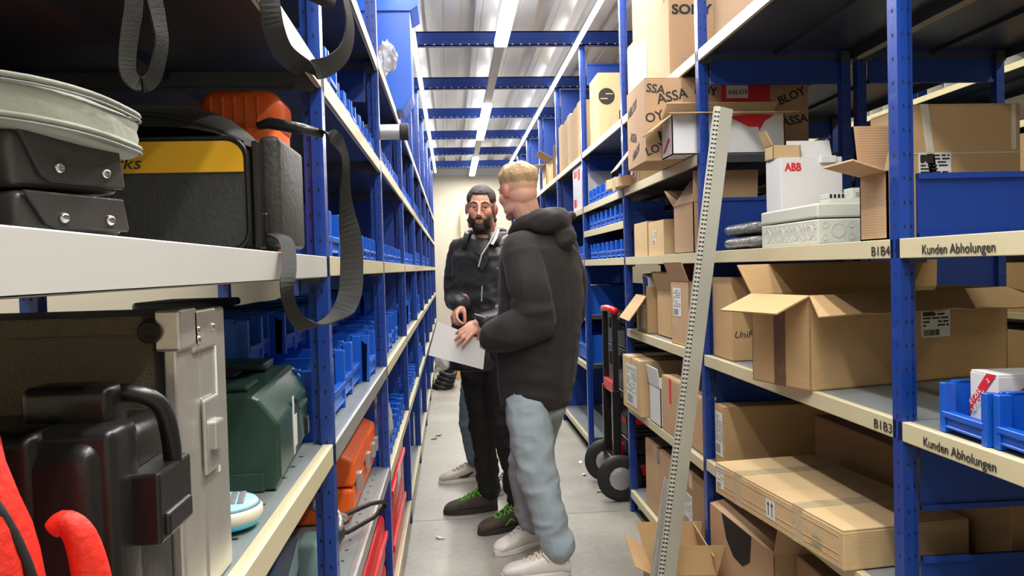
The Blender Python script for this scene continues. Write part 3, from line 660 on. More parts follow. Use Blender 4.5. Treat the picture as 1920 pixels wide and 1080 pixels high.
# leaning slotted profile
def leaning():
    t = thing('slotted_profile', 'pale grey slotted steel profile leaning against the second upright', 'metal profile', (.612, 2.56, 0))
    b = MB(); L_ = 1.86; w1, w2 = .021, .050
    b.box(0, w1, 0, .002, 0, L_); b.box(w1-.002, w1, 0, .0, 0, L_)
    b.prism([(w1, 0), (w1+w2*.85, .026), (w1+w2*.85-.001, .028), (w1-.001, .002)], 0, L_)
    b.box(0, .002, 0, .018, 0, L_)
    b.obj('profile', mat('profile_grey', (.50, .50, .44), .4, .15, .08, 8), t)
    s_ = MB(); z = .012
    while z < L_-.01:
        for x0 in (.003, .012): s_.add([(x0, -.0007, z), (x0+.0065, -.0007, z), (x0+.0065, -.0007, z+.0055), (x0, -.0007, z+.0055)], [(0,1,2,3)])
        z += .0145
    s_.obj('slot_row', M['dark'], t)
    def lean(d):
        z = d.normalized(); y = Vector((.16, 1, 0)); x = y.cross(z).normalized(); y = z.cross(x); return Matrix((x, y, z)).transposed().to_euler()
    t.rotation_euler = lean(Vector((.885-.64, 2.50-2.56, 1.815)))
    t2 = thing('angle_bar', 'short white edged steel strip leaning beside the slotted profile', 'metal profile', (.60, 2.62, 0))
    MB().box(0, .018, 0, .002, 0, .62).box(0, .002, 0, .03, 0, .62).obj('strip', M['silver'], t2)
    t2.rotation_euler = lean(Vector((.10, -.02, .62)))
leaning()
q = Euler((0, 0, 0))
carton('open brown carton with a rounded raised flap standing on the floor', (.685, 2.72, .001), (.22, .30, .235), rz=-6, m='card', opened=True, tape=False, flaps=[('y0', .10, -12, -.035), ('x1', .08, -12, -.03), ('x0', .08, 60, -.02), ('y1', .09, 20, -.02)])

# far shelving across the next aisle
rackRF = row('shelving row with yellow edged pigeonhole shelves beyond the next aisle on the right', 3.35, 1, [1, 2, 3, 4, 5, 6, 7], {'*': [2.62, 2.47, 2.12, 1.745, 1.377, .99, .6, .12]}, {}, {'*': [(.05, 2.86)]})
for k in range(26):
    o = MB().box(3.355, 3.75, 0, .004, 2.475, 2.578).obj('divider', M['whitecard'], rackRF); o.location = (0, 3.6+.19*k, 0)
for i in (2, 3, 4, 5):
    for z, hh in ((.6, .28), (.99, .3), (1.377, .3), (1.745, .3)):
        carton('brown carton beyond the next aisle, %s bay, %s shelf' % ({2: 'nearest', 3: 'second', 4: 'third', 5: 'furthest'}[i], {.6: 'lowest', .99: 'second lowest', 1.377: 'second highest', 1.745: 'highest'}[z]), (3.37, YF[i]+.1, z+.0025), (.4, .9, hh), m=['card', 'card3', 'card4'][(i+int(z*10)) % 3], group='cartons beyond the next aisle')
for i in (1, 2):
    for z in (.6, ): carton('brown carton in the back to back row behind the lowest panel', (1.58, YF[i]+.12, z+.0025), (.5, 1.0, .34), m='card4', group='cartons in the back to back row') if i == 2 else None
t = thing('black_case', 'dark case with a shiny lid lying deep on the second row shelf', 'case', (1.62, 3.2, 1.7475)) if 0 else None

# ------------------------------------------------------------------ left row
rd = random.Random(3)
bins(-1, -.262, 1.66, 1.98, 1.735, 'm', .008, 'large blue bins at the near end of the left second shelf', 'larger blue bin, left second shelf, second bay', 0, seed=1)
bins(-1, -.262, 1.99, 2.86, 1.735, 's', .006, 'small blue bins on the left second shelf, second bay', 'small blue bin, left second shelf, second bay', .0, seed=2)
bins(-1, -.262, 1.63, 1.93, 1.372, 'm', .008, 'larger blue bins at the near end of the left middle shelf', 'larger blue bin, left middle shelf, second bay', 0, seed=3)
bins(-1, -.262, 1.95, 2.86, 1.372, 's', .006, 'small blue bins on the left middle shelf, second bay', 'small blue bin, left middle shelf, second bay', 0, seed=4)
ORD = {2: 'third', 3: 'fourth', 4: 'fifth', 5: 'sixth', 6: 'seventh', 7: 'eighth'}
for i in range(2, 7):
    for z, nm in ((1.745, 'second'), (1.372, 'middle')):
        bins(-1, -.262, YF[i]+.03, YF[i]+1.26, z, 's' if i < 4 else 'm', .008, 'blue bins on the left %s shelf, %s bay' % (nm, ORD[i]), 'blue bin, left %s shelf, %s bay' % (nm, ORD[i]), .08 if z > 1.5 else .03, seed=i*3)
for i in (1, 2, 3, 4):
    z = .992; nm = {1: 'second', **ORD}[i]
    bins(-1, -.27, YF[i]+.04, YF[i]+1.27, z, 'l', .012, 'large blue bins on the left waist high shelf, %s bay' % nm, 'large blue bin, left waist high shelf, %s bay' % nm, 0, jit=.03, seed=i)
    if i < 3: bins(-1, -.40, YF[i]+.04, YF[i]+1.27, z+.152, 'm', .012, 'blue bins stacked at the back of the left waist high shelf, %s bay' % nm, 'upper rear blue bin, left waist high shelf, %s bay' % nm, .2, jit=.05, seed=i+9)
for i in (2, 3, 4):
    bins(-1, -.262, YF[i]+.04, YF[i]+1.27, .60, 'm', .010, 'blue bins on the left lower shelf, %s bay' % ORD[i], 'blue bin, left knee high shelf, %s bay' % ORD[i], .0, seed=i+2)
    if i == 2: bins(-1, -.32, YF[i]+.3, YF[i]+1.27, .706, 'm', .010, 'second layer of blue bins on the left lower shelf', 'second layer blue bin, left knee high shelf', .1, seed=i+5)

MS = {}
MS['bagblk'] = mat('bag_nylon', (.020, .020, .020), .7, 0, .25, 9, .25, 220, sheen=.1)
MS['bagpanel'] = mat('bag_panel', (.035, .036, .033), .55, 0, .3, 5, .2, 120)
MS['yellow'] = mat('yellow_band', (.80, .42, .01), .5, 0, .08, 6)
MS['webbing'] = mat('black_webbing', (.011, .0105, .0095), .7, 0, .25, 60, .25, 900)
MS['leather'] = mat('black_leather', (.055, .050, .048), .30, 0, .15, 14, .15, 60)
MS['greycase'] = mat('grey_green_fabric', (.34, .36, .30), .6, 0, .12, 12, .2, 60)
MS['green'] = mat('green_plastic', (.022, .062, .045), .38, 0, .12, 12, .05, 120)
MS['redcloth'] = mat('red_fabric', (.75, .025, .012), .6, 0, .08, 8, .2, 140)
MS['chrome'] = mat('chrome', (.75, .73, .70), .12, 1, 0)
MS['clear'] = mat('clear_plastic', (.75, .82, .95), .08, 0, 0, trans=.9)
MS['bag_film'] = mat('plastic_film', (.8, .8, .8), .15, 0, .1, 20, .8, 40, trans=.6)
MS['teal'] = mat('pale_teal_plastic', (.32, .48, .46), .4, 0, .06)
MS['mesh'] = mat('pitted_alu_panel', (.21, .175, .13), .42, .4, .12, 60, .6, 420)

def ribs(mb, pts, wd, width, pitch=.006): pass
def cr(P, k_=5):
    P = [Vector(p) for p in P]; out = []
    for i in range(len(P)-1):
        a, b, c, d = P[max(i-1, 0)], P[i], P[i+1], P[min(i+2, len(P)-1)]
        for k in range(k_):
            t_ = k/k_; out.append(.5*((2*b)+(c-a)*t_+(2*a-5*b+4*c-d)*t_*t_+(3*b-a-3*c+d)*t_**3))
    return out+[P[-1]]
def strap(name, label, pts, wd, width, cat='strap', mat_='webbing', th=.0022):
    # smooth the centre line
    P = [Vector(p) for p in pts]; out = []
    for i in range(len(P)-1):
        a, b, c, d = P[max(i-1, 0)], P[i], P[i+1], P[min(i+2, len(P)-1)]
        for k in range(5):
            t_ = k/5; out.append(.5*((2*b)+(c-a)*t_+(2*a-5*b+4*c-d)*t_*t_+(3*b-a-3*c+d)*t_**3))
    out.append(P[-1]); n = len(out)
    if isinstance(wd, list):
        W = []
        for i in range(n):
            f = i/(n-1)*(len(wd)-1); k = min(int(f), len(wd)-2); W.append(Vector(wd[k]).lerp(Vector(wd[k+1]), f-k))
    else: W = wd
    if isinstance(width, list):
        w2 = []
        for i in range(n):
            f = i/(n-1)*(len(width)-1); k = min(int(f), len(width)-2); w2.append(width[k]*(1-f+k)+width[k+1]*(f-k))
        width = w2
    return MB().ribbon(out, W, width, th).obj(name, MS[mat_])

# tool bag
def toolbag():
    t = thing('tool_bag', 'black tool bag with a yellow band and shoulder strap on the white edged shelf', 'bag', (-.66, 1.20, 1.373))
    MB().box(0, .372, .0, .20, 0, .165).obj('body', MS['bagblk'], t, bevel=.022, smooth=True, seg=4)
    # top lid, soft and bulged
    mb = MB(); n, m_ = 14, 8; vs = []
    for j in range(m_+1):
        for i in range(n+1):
            u, v = i/n, j/m_
            z = .150+.088*(1-abs(2*u-1.05)**3.2 if abs(2*u-1.05) < 1 else 0)*math.sin(PI*min(1, .08+v*.84))**.6
            vs.append((.004+.364*u, .002+.196*v, z))
    mb.add(vs, [(j*(n+1)+i, j*(n+1)+i+1, (j+1)*(n+1)+i+1, (j+1)*(n+1)+i) for j in range(m_) for i in range(n)])
    mb.obj('lid', MS['bagblk'], t, smooth=True)
    MB().tube([(.02+.335*k/12, .012, .165+.045*math.sin(PI*k/12)**.8) for k in range(13)], .003, 8).obj('zip', M['blkrough'], t)
    def rr(x0, x1, z0, z1, r, k=6):
        out = []
        for cx, cz, a0 in ((x1-r, z1-r, 0), (x0+r, z1-r, 90), (x0+r, z0+r, 180), (x1-r, z0+r, 270)):
            for q in range(k+1): a = R(a0+90*q/k); out.append((cx+r*math.cos(a), cz+r*math.sin(a)))
        return out
    o = rr(-.02, .366, .003, .168, .03)
    MB().prism(o, -.012, -.001, 'y').obj('front_pocket', MS['bagpanel'], t, bevel=.003)
    P = [(p[0], -.013, p[1]) for p in o]
    MB().tube(P, .0032, 8, closed=True).obj('piping', M['blkplast'], t, smooth=True)
    yb = [p for p in rr(-.014, .361, .008, .163, .026) if p[1] > .118]
    yb = sorted(yb, key=lambda p: -math.atan2(p[1]-.10, p[0]-.17)); yb = [(-.014, .118)]+yb+[(.361, .118)]
    MB().prism(yb, -.0145, -.0122, 'y').obj('yellow_band', MS['yellow'], t)
    text('lettering', 'works', .026, M['ink'], t, (.140, -.0150, .124), FACE_Y, ext=.0004, sx=1.15, shear=.25)
    MB().box(.372, .404, .03, .225, .008, .178).obj('side_pocket', MS['bagpanel'], t, bevel=.010, smooth=True, seg=3)
    MB().box(.370, .380, -.002, .030, .005, .165).obj('side_strap', M['blkplast'], t, bevel=.002)
    MB().box(.374, .386, .02, .05, .028, .06).obj('buckle', M['blkplast'], t, bevel=.003)
    MB().tube([(.368, .05, .195), (.385, .05, .200), (.43, .04, .190), (.47, .04, .180)], [.006, .009, .009, .006], 8).obj('strap_clip', M['blkplast'], t, smooth=True)
    o = strap('shoulder_strap', '', [(-.195, 1.240, 1.558), (-.178, 1.240, 1.552), (-.166, 1.260, 1.536), (-.163, 1.280, 1.510), (-.168, 1.300, 1.478), (-.169, 1.320, 1.436), (-.165, 1.330, 1.393), (-.165, 1.330, 1.348), (-.168, 1.320, 1.304), (-.180, 1.300, 1.275), (-.200, 1.260, 1.261), (-.214, 1.200, 1.259), (-.220, 1.140, 1.274), (-.221, 1.100, 1.294), (-.221, 1.080, 1.321), (-.221, 1.100, 1.349), (-.236, 1.16, 1.386), (-.268, 1.215, 1.400)],
        [(.6, .6, -.3), (.7, .6, 0), (.3, .9, 0), (.3, .9, 0), (.6, .8, 0), (.9, .45, 0), (1, .3, 0), (1, .2, .1), (.8, .5, .3), (.5, .8, .1), (.3, .9, 0), (.3, .9, 0), (.5, .7, 0), (.8, .4, 0), (.9, .2, 0), (.9, .2, 0)], [.02, .022, .022, .022, .026, .036, .038, .038, .034, .026, .022, .020, .020, .020, .020, .020])
    o.parent = t; o.location = (.66, -1.20, -1.373)
toolbag()
# hanging straps of bags stored one shelf up
t = thing('shelf_bag', 'black bag on the shelf above with two straps hanging down over the edge', 'bag', (-.60, .62, 1.745))
MB().box(.02, .33, .0, .54, 0, .13).obj('body', MS['bagblk'], t, bevel=.03, smooth=True, seg=4)
o = strap('hanging_strap', '', [(-.30, 1.02, 1.80), (-.250, 1.04, 1.785), (-.228, 1.050, 1.745), (-.224, 1.050, 1.694), (-.223, 1.060, 1.663), (-.216, 1.080, 1.637), (-.199, 1.100, 1.623), (-.181, 1.120, 1.622), (-.162, 1.140, 1.633), (-.145, 1.160, 1.656), (-.137, 1.170, 1.688), (-.139, 1.170, 1.719), (-.150, 1.160, 1.750), (-.19, 1.15, 1.79), (-.30, 1.14, 1.82)],
    [(.3, .9, 0), (.5, .8, 0), (.9, .4, 0), (.8, .5, 0), (.5, .8, 0), (.3, 1, 0), (.2, 1, 0), (.3, 1, 0)], .028)
o.parent = t; o.location = (.60, -.62, -1.745)
o = strap('hanging_strap', '', [(-.30, .70, 1.80), (-.235, .66, 1.77), (-.220, .62, 1.70), (-.222, .600, 1.60), (-.225, .600, 1.542), (-.228, .600, 1.523), (-.231, .600, 1.504), (-.231, .600, 1.489), (-.225, .605, 1.482), (-.218, .610, 1.487), (-.213, .610, 1.500), (-.210, .610, 1.516), (-.212, .610, 1.534), (-.216, .610, 1.57), (-.216, .63, 1.66), (-.235, .68, 1.77), (-.30, .72, 1.80)],
    [(1, .3, 0), (1, .2, 0), (.9, .3, 0), (.7, .6, 0), (.7, .7, 0), (.6, .8, 0), (.8, .5, 0), (1, .2, 0)], [.012, .012, .012, .012, .0115, .011, .010, .012, .012, .012])
o.parent = t; o.location = (.60, -.62, -1.745)
MB().tube([(-.205, 1.10, 1.748), (-.19, 1.15, 1.738), (-.170, 1.20, 1.742), (-.18, 1.24, 1.762)], .011, 8).obj('rolled_strap_end', MS['webbing'], t, smooth=True).location = (.60, -.62, -1.745)
# orange case behind
t = thing('tool_case', 'orange plastic case with rounded corners behind the black and yellow bag', 'tool case', (-.775, 1.430, 1.3735))
MB().box(.0, .475, 0, .13, 0, .245).obj('body', M['orange'], t, bevel=.02, smooth=True, seg=3)
MB().box(.34, .480, -.004, .135, .21, .295).obj('corner', M['orange'], t, bevel=.028, smooth=True, seg=4)
MB().box(.0, .10, -.004, .135, .21, .290).obj('corner', M['orange'], t, bevel=.028, smooth=True, seg=4)
MB().box(.08, .36, .02, .10, .245, .272).obj('handle', M['orange'], t, bevel=.01, smooth=True)
for k in range(5): MB().box(.36+.02*k, .366+.02*k, -.006, .0, .225, .28).obj('rib', M['orange'], t, bevel=.002)
# leather pouches
def pouch(z, dx, name, label, h):
    t = thing('pouch', label, 'pouch', (-.300+dx, .572, z), R(64), 'leather pouches on the white edged shelf')
    MB().box(0, .092, 0, .075, 0, h).obj('body', MS['leather'], t, bevel=.006, seg=3, smooth=True)
    MB().prism([(.018, -.0065), (.030, -.0105), (.092, -.0105), (.092, -.0065)] if 0 else [(.020, h*.22), (.028, h*.10), (.092, h*.10), (.093, h*.2), (.088, h*.96), (.004, h*1.0)], -.0045, -.0005, 'y').obj('flap', MS['leather'], t, bevel=.0015)
    for x in (.034, .074):
        s_ = MB().lathe([(.0042, 0), (.0042, .0015), (.003, .003), (.0005, .0035)], 14).obj('snap_button', MS['chrome'], t, smooth=True); s_.location = (x, -.0045, h*.38); s_.rotation_euler = (PI/2, 0, 0)
pouch(1.3735, 0, 'p', 'lower of two black leather pouches with snap buttons', .030)
pouch(1.406, -.002, 'p', 'upper of two black leather pouches with snap buttons under the grey case', .040)
t = thing('pouch', 'worn grey black pouch at the left edge on the white edged shelf', 'pouch', (-.395, .48, 1.3735), 0)
MB().box(0, .078, 0, .10, 0, .058).obj('body', MS['bagpanel'], t, bevel=.012, smooth=True, seg=3); MB().box(.012, .070, -.004, .0, .004, .044).obj('flap', MS['leather'], t, bevel=.003)
# soft grey zip case
t = thing('zip_case', 'flat grey green zipped fabric case lying on the leather pouches', 'case', (-.352, .645, 1.4480))
def softslab(rx, ry, h, sag, n=48):
    mb = MB(); prof = [(.2, 1), (.7, 1.0), (.93, .96), (1, .82), (.985, .66), (1.0, .5), (.985, .32), (1, .16), (.94, .03), (.7, 0), (.2, 0)]
    vs = []
    for r_, z in prof:
        for k in range(n):
            a = 2*PI*k/n; ca, sa = math.cos(a), math.sin(a)
            e = (abs(ca)**3+abs(sa)**3)**(-1/3)
            x, y = rx*r_*ca*e, ry*r_*sa*e
            vs.append((x, y, h*z-sag*max(0, x/rx)**2+.0015*math.sin(5*a)*(1 if .1 < z < .9 else .3)))
    m_ = len(prof); fs = [(i*n+k, (i+1)*n+k, (i+1)*n+(k+1) % n, i*n+(k+1) % n) for i in range(m_-1) for k in range(n)]+[tuple(range(n)), tuple((m_-1)*n+k for k in reversed(range(n)))]
    return mb.add(vs, fs)
softslab(.098, .085, .036, .012).obj('body', MS['greycase'], t, smooth=True)
for z in (.036, .009):
    pts = []
    for k in range(48):
        a = 2*PI*k/48; e = (abs(math.cos(a))**3+abs(math.sin(a))**3)**(-1/3); x = .0985*math.cos(a)*e
        pts.append((x, .0855*math.sin(a)*e, z-.010*max(0, x/.098)**2))
    MB().tube(pts, .0022, 6, closed=True).obj('zip', MS['greycase'], t, smooth=True)
    MB().tube([(p[0]*1.012, p[1]*1.012, p[2]-.004) for p in pts], .0010, 6, closed=True).obj('zip_teeth', M['greyink'], t, smooth=True)

# lower shelf: aluminium case, black case, red bag, green case, tester
t = thing('aluminium_case', 'upright aluminium flight case with riveted corners standing behind the black case', 'case', (-.70, .79, .999))
MB().box(.0, .405, .012, .15, 0.0, .295).obj('side_panel', MS['mesh'], t, bevel=.002)
for a in ((.418, .432, 0, .066), (.418, .432, .070, .162)): MB().box(a[0], a[1], a[2], a[3], .0, .305).obj('frame', M['alu'], t, bevel=.004, seg=3)
MB().box(-.01, .40, 0, .16, .285, .304).obj('frame', MS['mesh'], t, bevel=.003)
MB().box(.424, .436, .04, .115, .262, .306).box(.412, .436, -.003, .05, .268, .309).obj('corner_plate', M['alu'], t, bevel=.003)
for y, z in ((.05, .285), (.10, .285), (.05, .275)):
    s_ = MB().lathe([(.0045, 0), (.0045, .0012), (.001, .003)], 12).obj('rivet', MS['chrome'], t, smooth=True); s_.location = (.436, y, z); s_.rotation_euler = (0, PI/2, 0)
s_ = MB().lathe([(.011, 0), (.011, .003), (.008, .004), (.005, .002), (.001, .002)], 20).obj('corner_ball', M['blkrough'], t, smooth=True); s_.location = (.408, -.005, .288); s_.rotation_euler = FACE_Y
MB().box(.4322, .4332, .115, .121, .12, .262).obj('label_strip', M['label'], t)
MB().box(.434, .446, .07, .10, .155, .185).box(.4330, .438, .06, .11, .13, .21).obj('latch', M['alu'], t, bevel=.003)
t = thing('hard_case', 'black hard plastic equipment case with ribbed shell and side latch', 'case', (-.62, .625, .999))
MB().box(0, .345, .0, .165, 0, .215).obj('body', M['blkplast'], t, bevel=.020, seg=4, smooth=True)
MB().box(.02, .352, .012, .065, .004, .222).obj('shell_rim', M['blkplast'], t, bevel=.008, seg=3, smooth=True)
MB().box(.18, .300, -.004, .05, .015, .225).obj('shell_rib', M['blkplast'], t, bevel=.012, seg=3, smooth=True)
MB().tube(cr([(.280, .08, .215), (.285, .08, .240), (.335, .08, .242), (.362, .09, .225), (.366, .10, .17), (.352, .10, .15)]), .008, 12).obj('handle', M['blkplast'], t, smooth=True)
MB().box(.262, .335, .05, .09, .21, .252).obj('hinge_block', M['blkplast'], t, bevel=.008, seg=3, smooth=True)
MB().box(.345, .374, .045, .125, .118, .178).box(.372, .378, .055, .115, .122, .142).obj('latch', M['blkplast'], t, bevel=.004)
s_ = MB().tube([(.012*math.cos(2*PI*k/16), 0, .007*math.sin(2*PI*k/16)) for k in range(16)], .0022, 6, closed=True).obj('lock_ring', M['rail'], t, smooth=True); s_.location = (.255, -.006, .145)
# red bag
t = thing('red_bag', 'bright red fabric bag with black piping at the lower left edge', 'bag', (-.475, .435, .999))
mb = MB(); n = 20; vs = []
ring = []
for j in range(15):
    z = .245*j/14; s_ = 1-.9*max(0, j/14-.45)**1.5
    for k in range(n):
        a = 2*PI*k/n; e = (abs(math.cos(a))**2.6+abs(math.sin(a))**2.6)**(-1/2.6)
        vs.append((.135+.092*s_*math.cos(a)*e+.003*math.sin(9*a+j), .06+.045*math.sin(a)*e*(1-.5*max(0, j/14-.5))+.003*math.sin(7*a+j*.7), z))
fs = [(j*n+k, j*n+(k+1) % n, (j+1)*n+(k+1) % n, (j+1)*n+k) for j in range(14) for k in range(n)]+[tuple(range(n-1, -1, -1)), tuple(14*n+k for k in range(n))]
mb.add(vs, fs).obj('body', MS['redcloth'], t, smooth=True)
MB().tube(cr([(.150, .045, .252), (.185, .045, .235), (.208, .05, .20), (.222, .055, .15), (.228, .06, .08), (.229, .06, .01)]), .0032, 8).obj('piping', M['blkrough'], t, smooth=True)
MB().tube(cr([(.214, .09, .180), (.222, .092, .184), (.231, .095, .168), (.236, .098, .12), (.236, .10, .02)]), [.006+.006*min(1, k/14) for k in range(21)], 14).obj('pull_loop', MS['redcloth'], t, smooth=True)
# green machine case
t = thing('machine_case', 'dark green plastic machine case with sloping lid near the end of the shelf', 'tool case', (-.60, 1.235, .9995), R(4))
MB().prism([(.0, 0), (.315, 0), (.325, .02), (.325, .105), (.295, .145), (.285, .150), (.03, .150), (0, .12)], 0, .43, 'y').obj('body', MS['green'], t, bevel=.006, seg=3)
MB().box(.10, .27, .05, .15, .150, .160).obj('lid_boss', MS['green'], t, bevel=.005)
MB().box(.06, .22, .20, .34, .1555, .160).obj('handle_recess', M['blkrough'], t, bevel=.002)
MB().box(.15, .26, .30, .395, .154, .170).obj('handle', MS['green'], t, bevel=.005)
for y in (.20, .24): MB().box(.322, .331, y, y+.10, .085 if y > .21 else .108, .091 if y > .21 else .114).obj('rib', MS['green'], t, bevel=.002)
MB().box(.3248, .3262, .155, .172, .02, .122).box(.3248, .3262, .172, .205, .03, .085).obj('sticker', M['label'], t)
MB().box(.06, .12, -.004, .0, .0, .03).obj('foot', MS['green'], t, bevel=.002); MB().box(.235, .30, -.004, .0, .0, .03).obj('foot', MS['green'], t, bevel=.002)
MB().box(.32, .331, .33, .36, .02, .055).obj('latch', M['blkplast'], t, bevel=.002)
t = thing('tester', 'round white and turquoise hand tester with a grey keypad lying on the shelf', 'electronic device', (-.318, 1.085, .9995), R(10))
MB().lathe([(.030, 0), (.048, .006), (.050, .012)], 32).obj('base', mat('turquoise', (.05, .45, .62), .4, 0, 0), t, smooth=True)
MB().lathe([(.050, .012), (.053, .018), (.053, .026), (.050, .030)], 32).obj('body', mat('ivory', (.78, .75, .62), .4, 0, 0), t, smooth=True)
MB().lathe([(.050, .030), (.045, .036), (.010, .037)], 32).obj('top_ring', mat('pale_turquoise', (.35, .65, .75), .4, 0, 0), t, smooth=True)
mb = MB(); [mb.box(-.022+.011*i, -.014+.011*i, -.024+.011*j, -.016+.011*j, .036, .040) for i in range(5) for j in range(5)]; mb.obj('keypad', M['rail'], t, bevel=.001)
# dark clothes and clear trays
for k in range(5):
    o = MB().box(0, .20, 0, .28, 0, .022).obj('folded_shirt', mat('dark_cloth_%d' % k, (.03+.01*(k % 2), .032, .036), .85, 0, .2, 8, .5, 20), bevel=.009, smooth=True, seg=3); o.location = (-.825+.004*k, 2.035+.006*k, .995+.165+.0235*k); o.rotation_euler = (0, 0, .03*(k % 3-1))
    tag(o, ['lowest', 'second lowest', 'middle', 'second highest', 'topmost'][k]+' of the folded dark shirts on the crate behind the aluminium case', 'shirt', 'folded dark shirts')
t = link(bin_mesh(.28, .20, .160, .9), 'storage_crate', None, (-.625, 2.32, .9935), (0, 0, PI)); tag(t, 'dark blue crate under the folded dark shirts', 'storage bin')
for k in range(3):
    t = thing('clear_tray', ['lowest', 'middle', 'topmost'][k]+' clear blue plastic tray stacked on the knee high shelf', 'tray', (-.62, 1.20, .6025+.078*k), R(3*k), 'clear trays')
    b = MB(); b.box(0, .34, 0, .34, 0, .003); b.box(0, .34, 0, .003, 0, .055); b.box(0, .34, .337, .34, 0, .055); b.box(0, .003, 0, .34, 0, .055); b.box(.337, .34, 0, .34, 0, .055)
    b.obj('tray_body', MS['clear'], t); MB().box(-.002, .342, -.002, .342, .056, .060).obj('lid', MS['clear'], t)
    MB().box(.02, .31, .02, .31, .004, .05).obj('contents', M['bluebox'], t, bevel=.004)
# left wall-high blue container, tube, plastic bag, white dome
t = thing('blue_container', 'big plain blue sheet container jutting out over the aisle from the top left shelf', 'container', (-.55, 3.90, 2.1225))
MB().prism([(0, 0), (.335, 0), (.384, .075), (.384, .50), (0, .50)], 0, .26, 'y').obj('body', M['bluebox'], t, bevel=.003)
MB().prism([(-.01, .475), (.388, .475), (.425, .50), (.425, .585), (-.01, .585)], -.012, .272, 'y').obj('rim', M['bluebox'], t, bevel=.003)
t = thing('tube', 'grey cardboard tube with a black end cap lying across the blue bins', 'tube', (-.40, 2.955, 1.852), rot=(0, PI/2, 0))
MB().lathe([(.028, 0), (.028, .225)], 24).obj('barrel', M['rail'], t, smooth=False); MB().lathe([(.031, .225), (.032, .230), (.032, .255), (.028, .258)], 24).obj('end_cap', M['blkrough'], t)
def blob(name, label, c, r, mt, seed, cat, sq=(1,1,1)):
    bm = bmesh.new(); bmesh.ops.create_icosphere(bm, subdivisions=4, radius=1); rd = random.Random(seed)
    from mathutils import noise
    for v in bm.verts:
        n_ = noise.noise(v.co*2.2+Vector((seed, 0, 0)))+.5*noise.noise(v.co*5+Vector((0, seed, 0)))
        v.co = Vector([v.co[i]*(1+.35*n_)*r*sq[i] for i in range(3)])
    zmin = min(v.co.z for v in bm.verts); me = bpy.data.meshes.new(name); bm.to_mesh(me); bm.free(); me.materials.append(mt)
    me.polygons.foreach_set('use_smooth', [True]*len(me.polygons))
    o = link(me, name, None, (c[0], c[1], c[2]-zmin)); tag(o, label, cat); return o
blob('plastic_bag', 'crumpled clear plastic bag hanging over the top left shelf edge', (-.235, 3.22, 2.1215), .055, MS['bag_film'], 3, 'plastic bag', (.7, 1.2, 1.1))
blob('plastic_bag', 'crumpled clear plastic bag standing on the knee high left shelf', (-.31, 3.10, .6015), .085, MS['bag_film'], 8, 'plastic bag', (.7, 1.1, 1.6))
t = thing('paper_roll', 'white rounded roll standing on the blue bins by the nearest left upright', 'roll', (-.42, 1.80, 1.479)); MB().lathe([(.055, 0), (.056, .06), (.050, .085), (.03, .095), (.001, .098)], 28).obj('roll', M['whitecard'], t, smooth=True)
# orange chainsaw style cases on the second bay
for k, (y, z, w_, h_, lb) in enumerate(((2.24, .6265, .56, .21, 'nearest orange plastic tool case on the knee high left shelf'), (2.655, .6265, .285, .20, 'second orange plastic tool case behind the first'))):
    t = thing('tool_case', lb, 'tool case', (-.62, y, z), 0, 'orange tool cases')
    MB().prism([(0, 0), (.30, 0), (.325, .03), (.325, h_*.48), (0, h_*.48)], 0, w_*.72, 'y').obj('lower_shell', M['orange'], t, bevel=.012, seg=3, smooth=False)
    MB().prism([(0, h_*.50), (.330, h_*.50), (.330, h_*.86), (.27, h_), (0, h_)], 0, w_*.72, 'y').obj('upper_shell', M['orange'], t, bevel=.012, seg=3)
    for yy in (.06, w_*.55): MB().box(.326, .342, yy, yy+.035, h_*.38, h_*.62).obj('latch', M['rail'], t, bevel=.003)
# red cases
for k, (x, y, z, h_) in enumerate(((-.56, 2.18, .1215, .19), (-.56, 2.18, .3125, .17), (-.56, 3.05, .1215, .22), (-.56, 3.05, .3425, .21))):
    t = thing('tool_case', ['lower red case on the bottom shelf of the second left bay', 'upper red case on the bottom shelf of the second left bay', 'lower red case on the bottom shelf of the third left bay', 'upper red case on the bottom shelf of the third left bay with a white sticker'][k], 'tool case', (x, y, z), 0, 'red tool cases')
    MB().box(0, .30, 0, .62 if k < 2 else .82, 0, h_).obj('body', M['redplast'], t, bevel=.02, seg=3, smooth=True)
    MB().box(.298, .312, .02, .60 if k < 2 else .78, h_*.55, h_*.68).obj('rim', M['redplast'], t, bevel=.004)
    if k == 3: MB().box(.3125, .3135, .25, .42, .10, .16).obj('sticker', M['label'], t)
t = thing('green_board', 'dark green board standing upright on the bottom left shelf', 'board', (-.30, 2.93, .1215)); MB().box(0, .04, 0, .02, 0, .42).box(.034, .04, 0, .10, 0, .42).obj('board', MS['green'], t, bevel=.003)
# cabled tools on the second bay shelf
t = thing('power_tool', 'black corded hand tool with a looped cable on the knee high left shelf', 'tool', (-.335, 1.99, .6265), R(-8))
MB().lathe([(.020, -.09), (.030, -.08), (.034, 0), (.030, .06), (.016, .075)], 16).obj('body', M['blkrough'], t, smooth=True); t.children[0].rotation_euler = (PI/2, 0, 0); t.children[0].location = (0, 0, .036)
MB().tube([(.0, .0, .066), (.04, .06, .09), (.08, .14, .092), (.098, .22, .075), (.095, .27, .05), (.07, .22, .03), (.03, .10, .03), (.0, .07, .034)], .0065, 8).obj('cable', M['blkrough'], t, smooth=True)
t = thing('power_tool', 'pale teal tool with a thick grey hose loop beside the orange case', 'tool', (-.36, 1.74, .6265), 0)
MB().box(0, .07, 0, .10, 0, .12).obj('body', MS['teal'], t, bevel=.012, seg=3, smooth=True)
pts = [(.05+.035*math.cos(a*.9), .10+.05*math.sin(a*.9)+.012*a, .12+.05*math.sin(a*.45)) for a in [k*.45 for k in range(20)]]
MB().tube(pts, .008, 8).obj('hose', M['rail'], t, smooth=True)
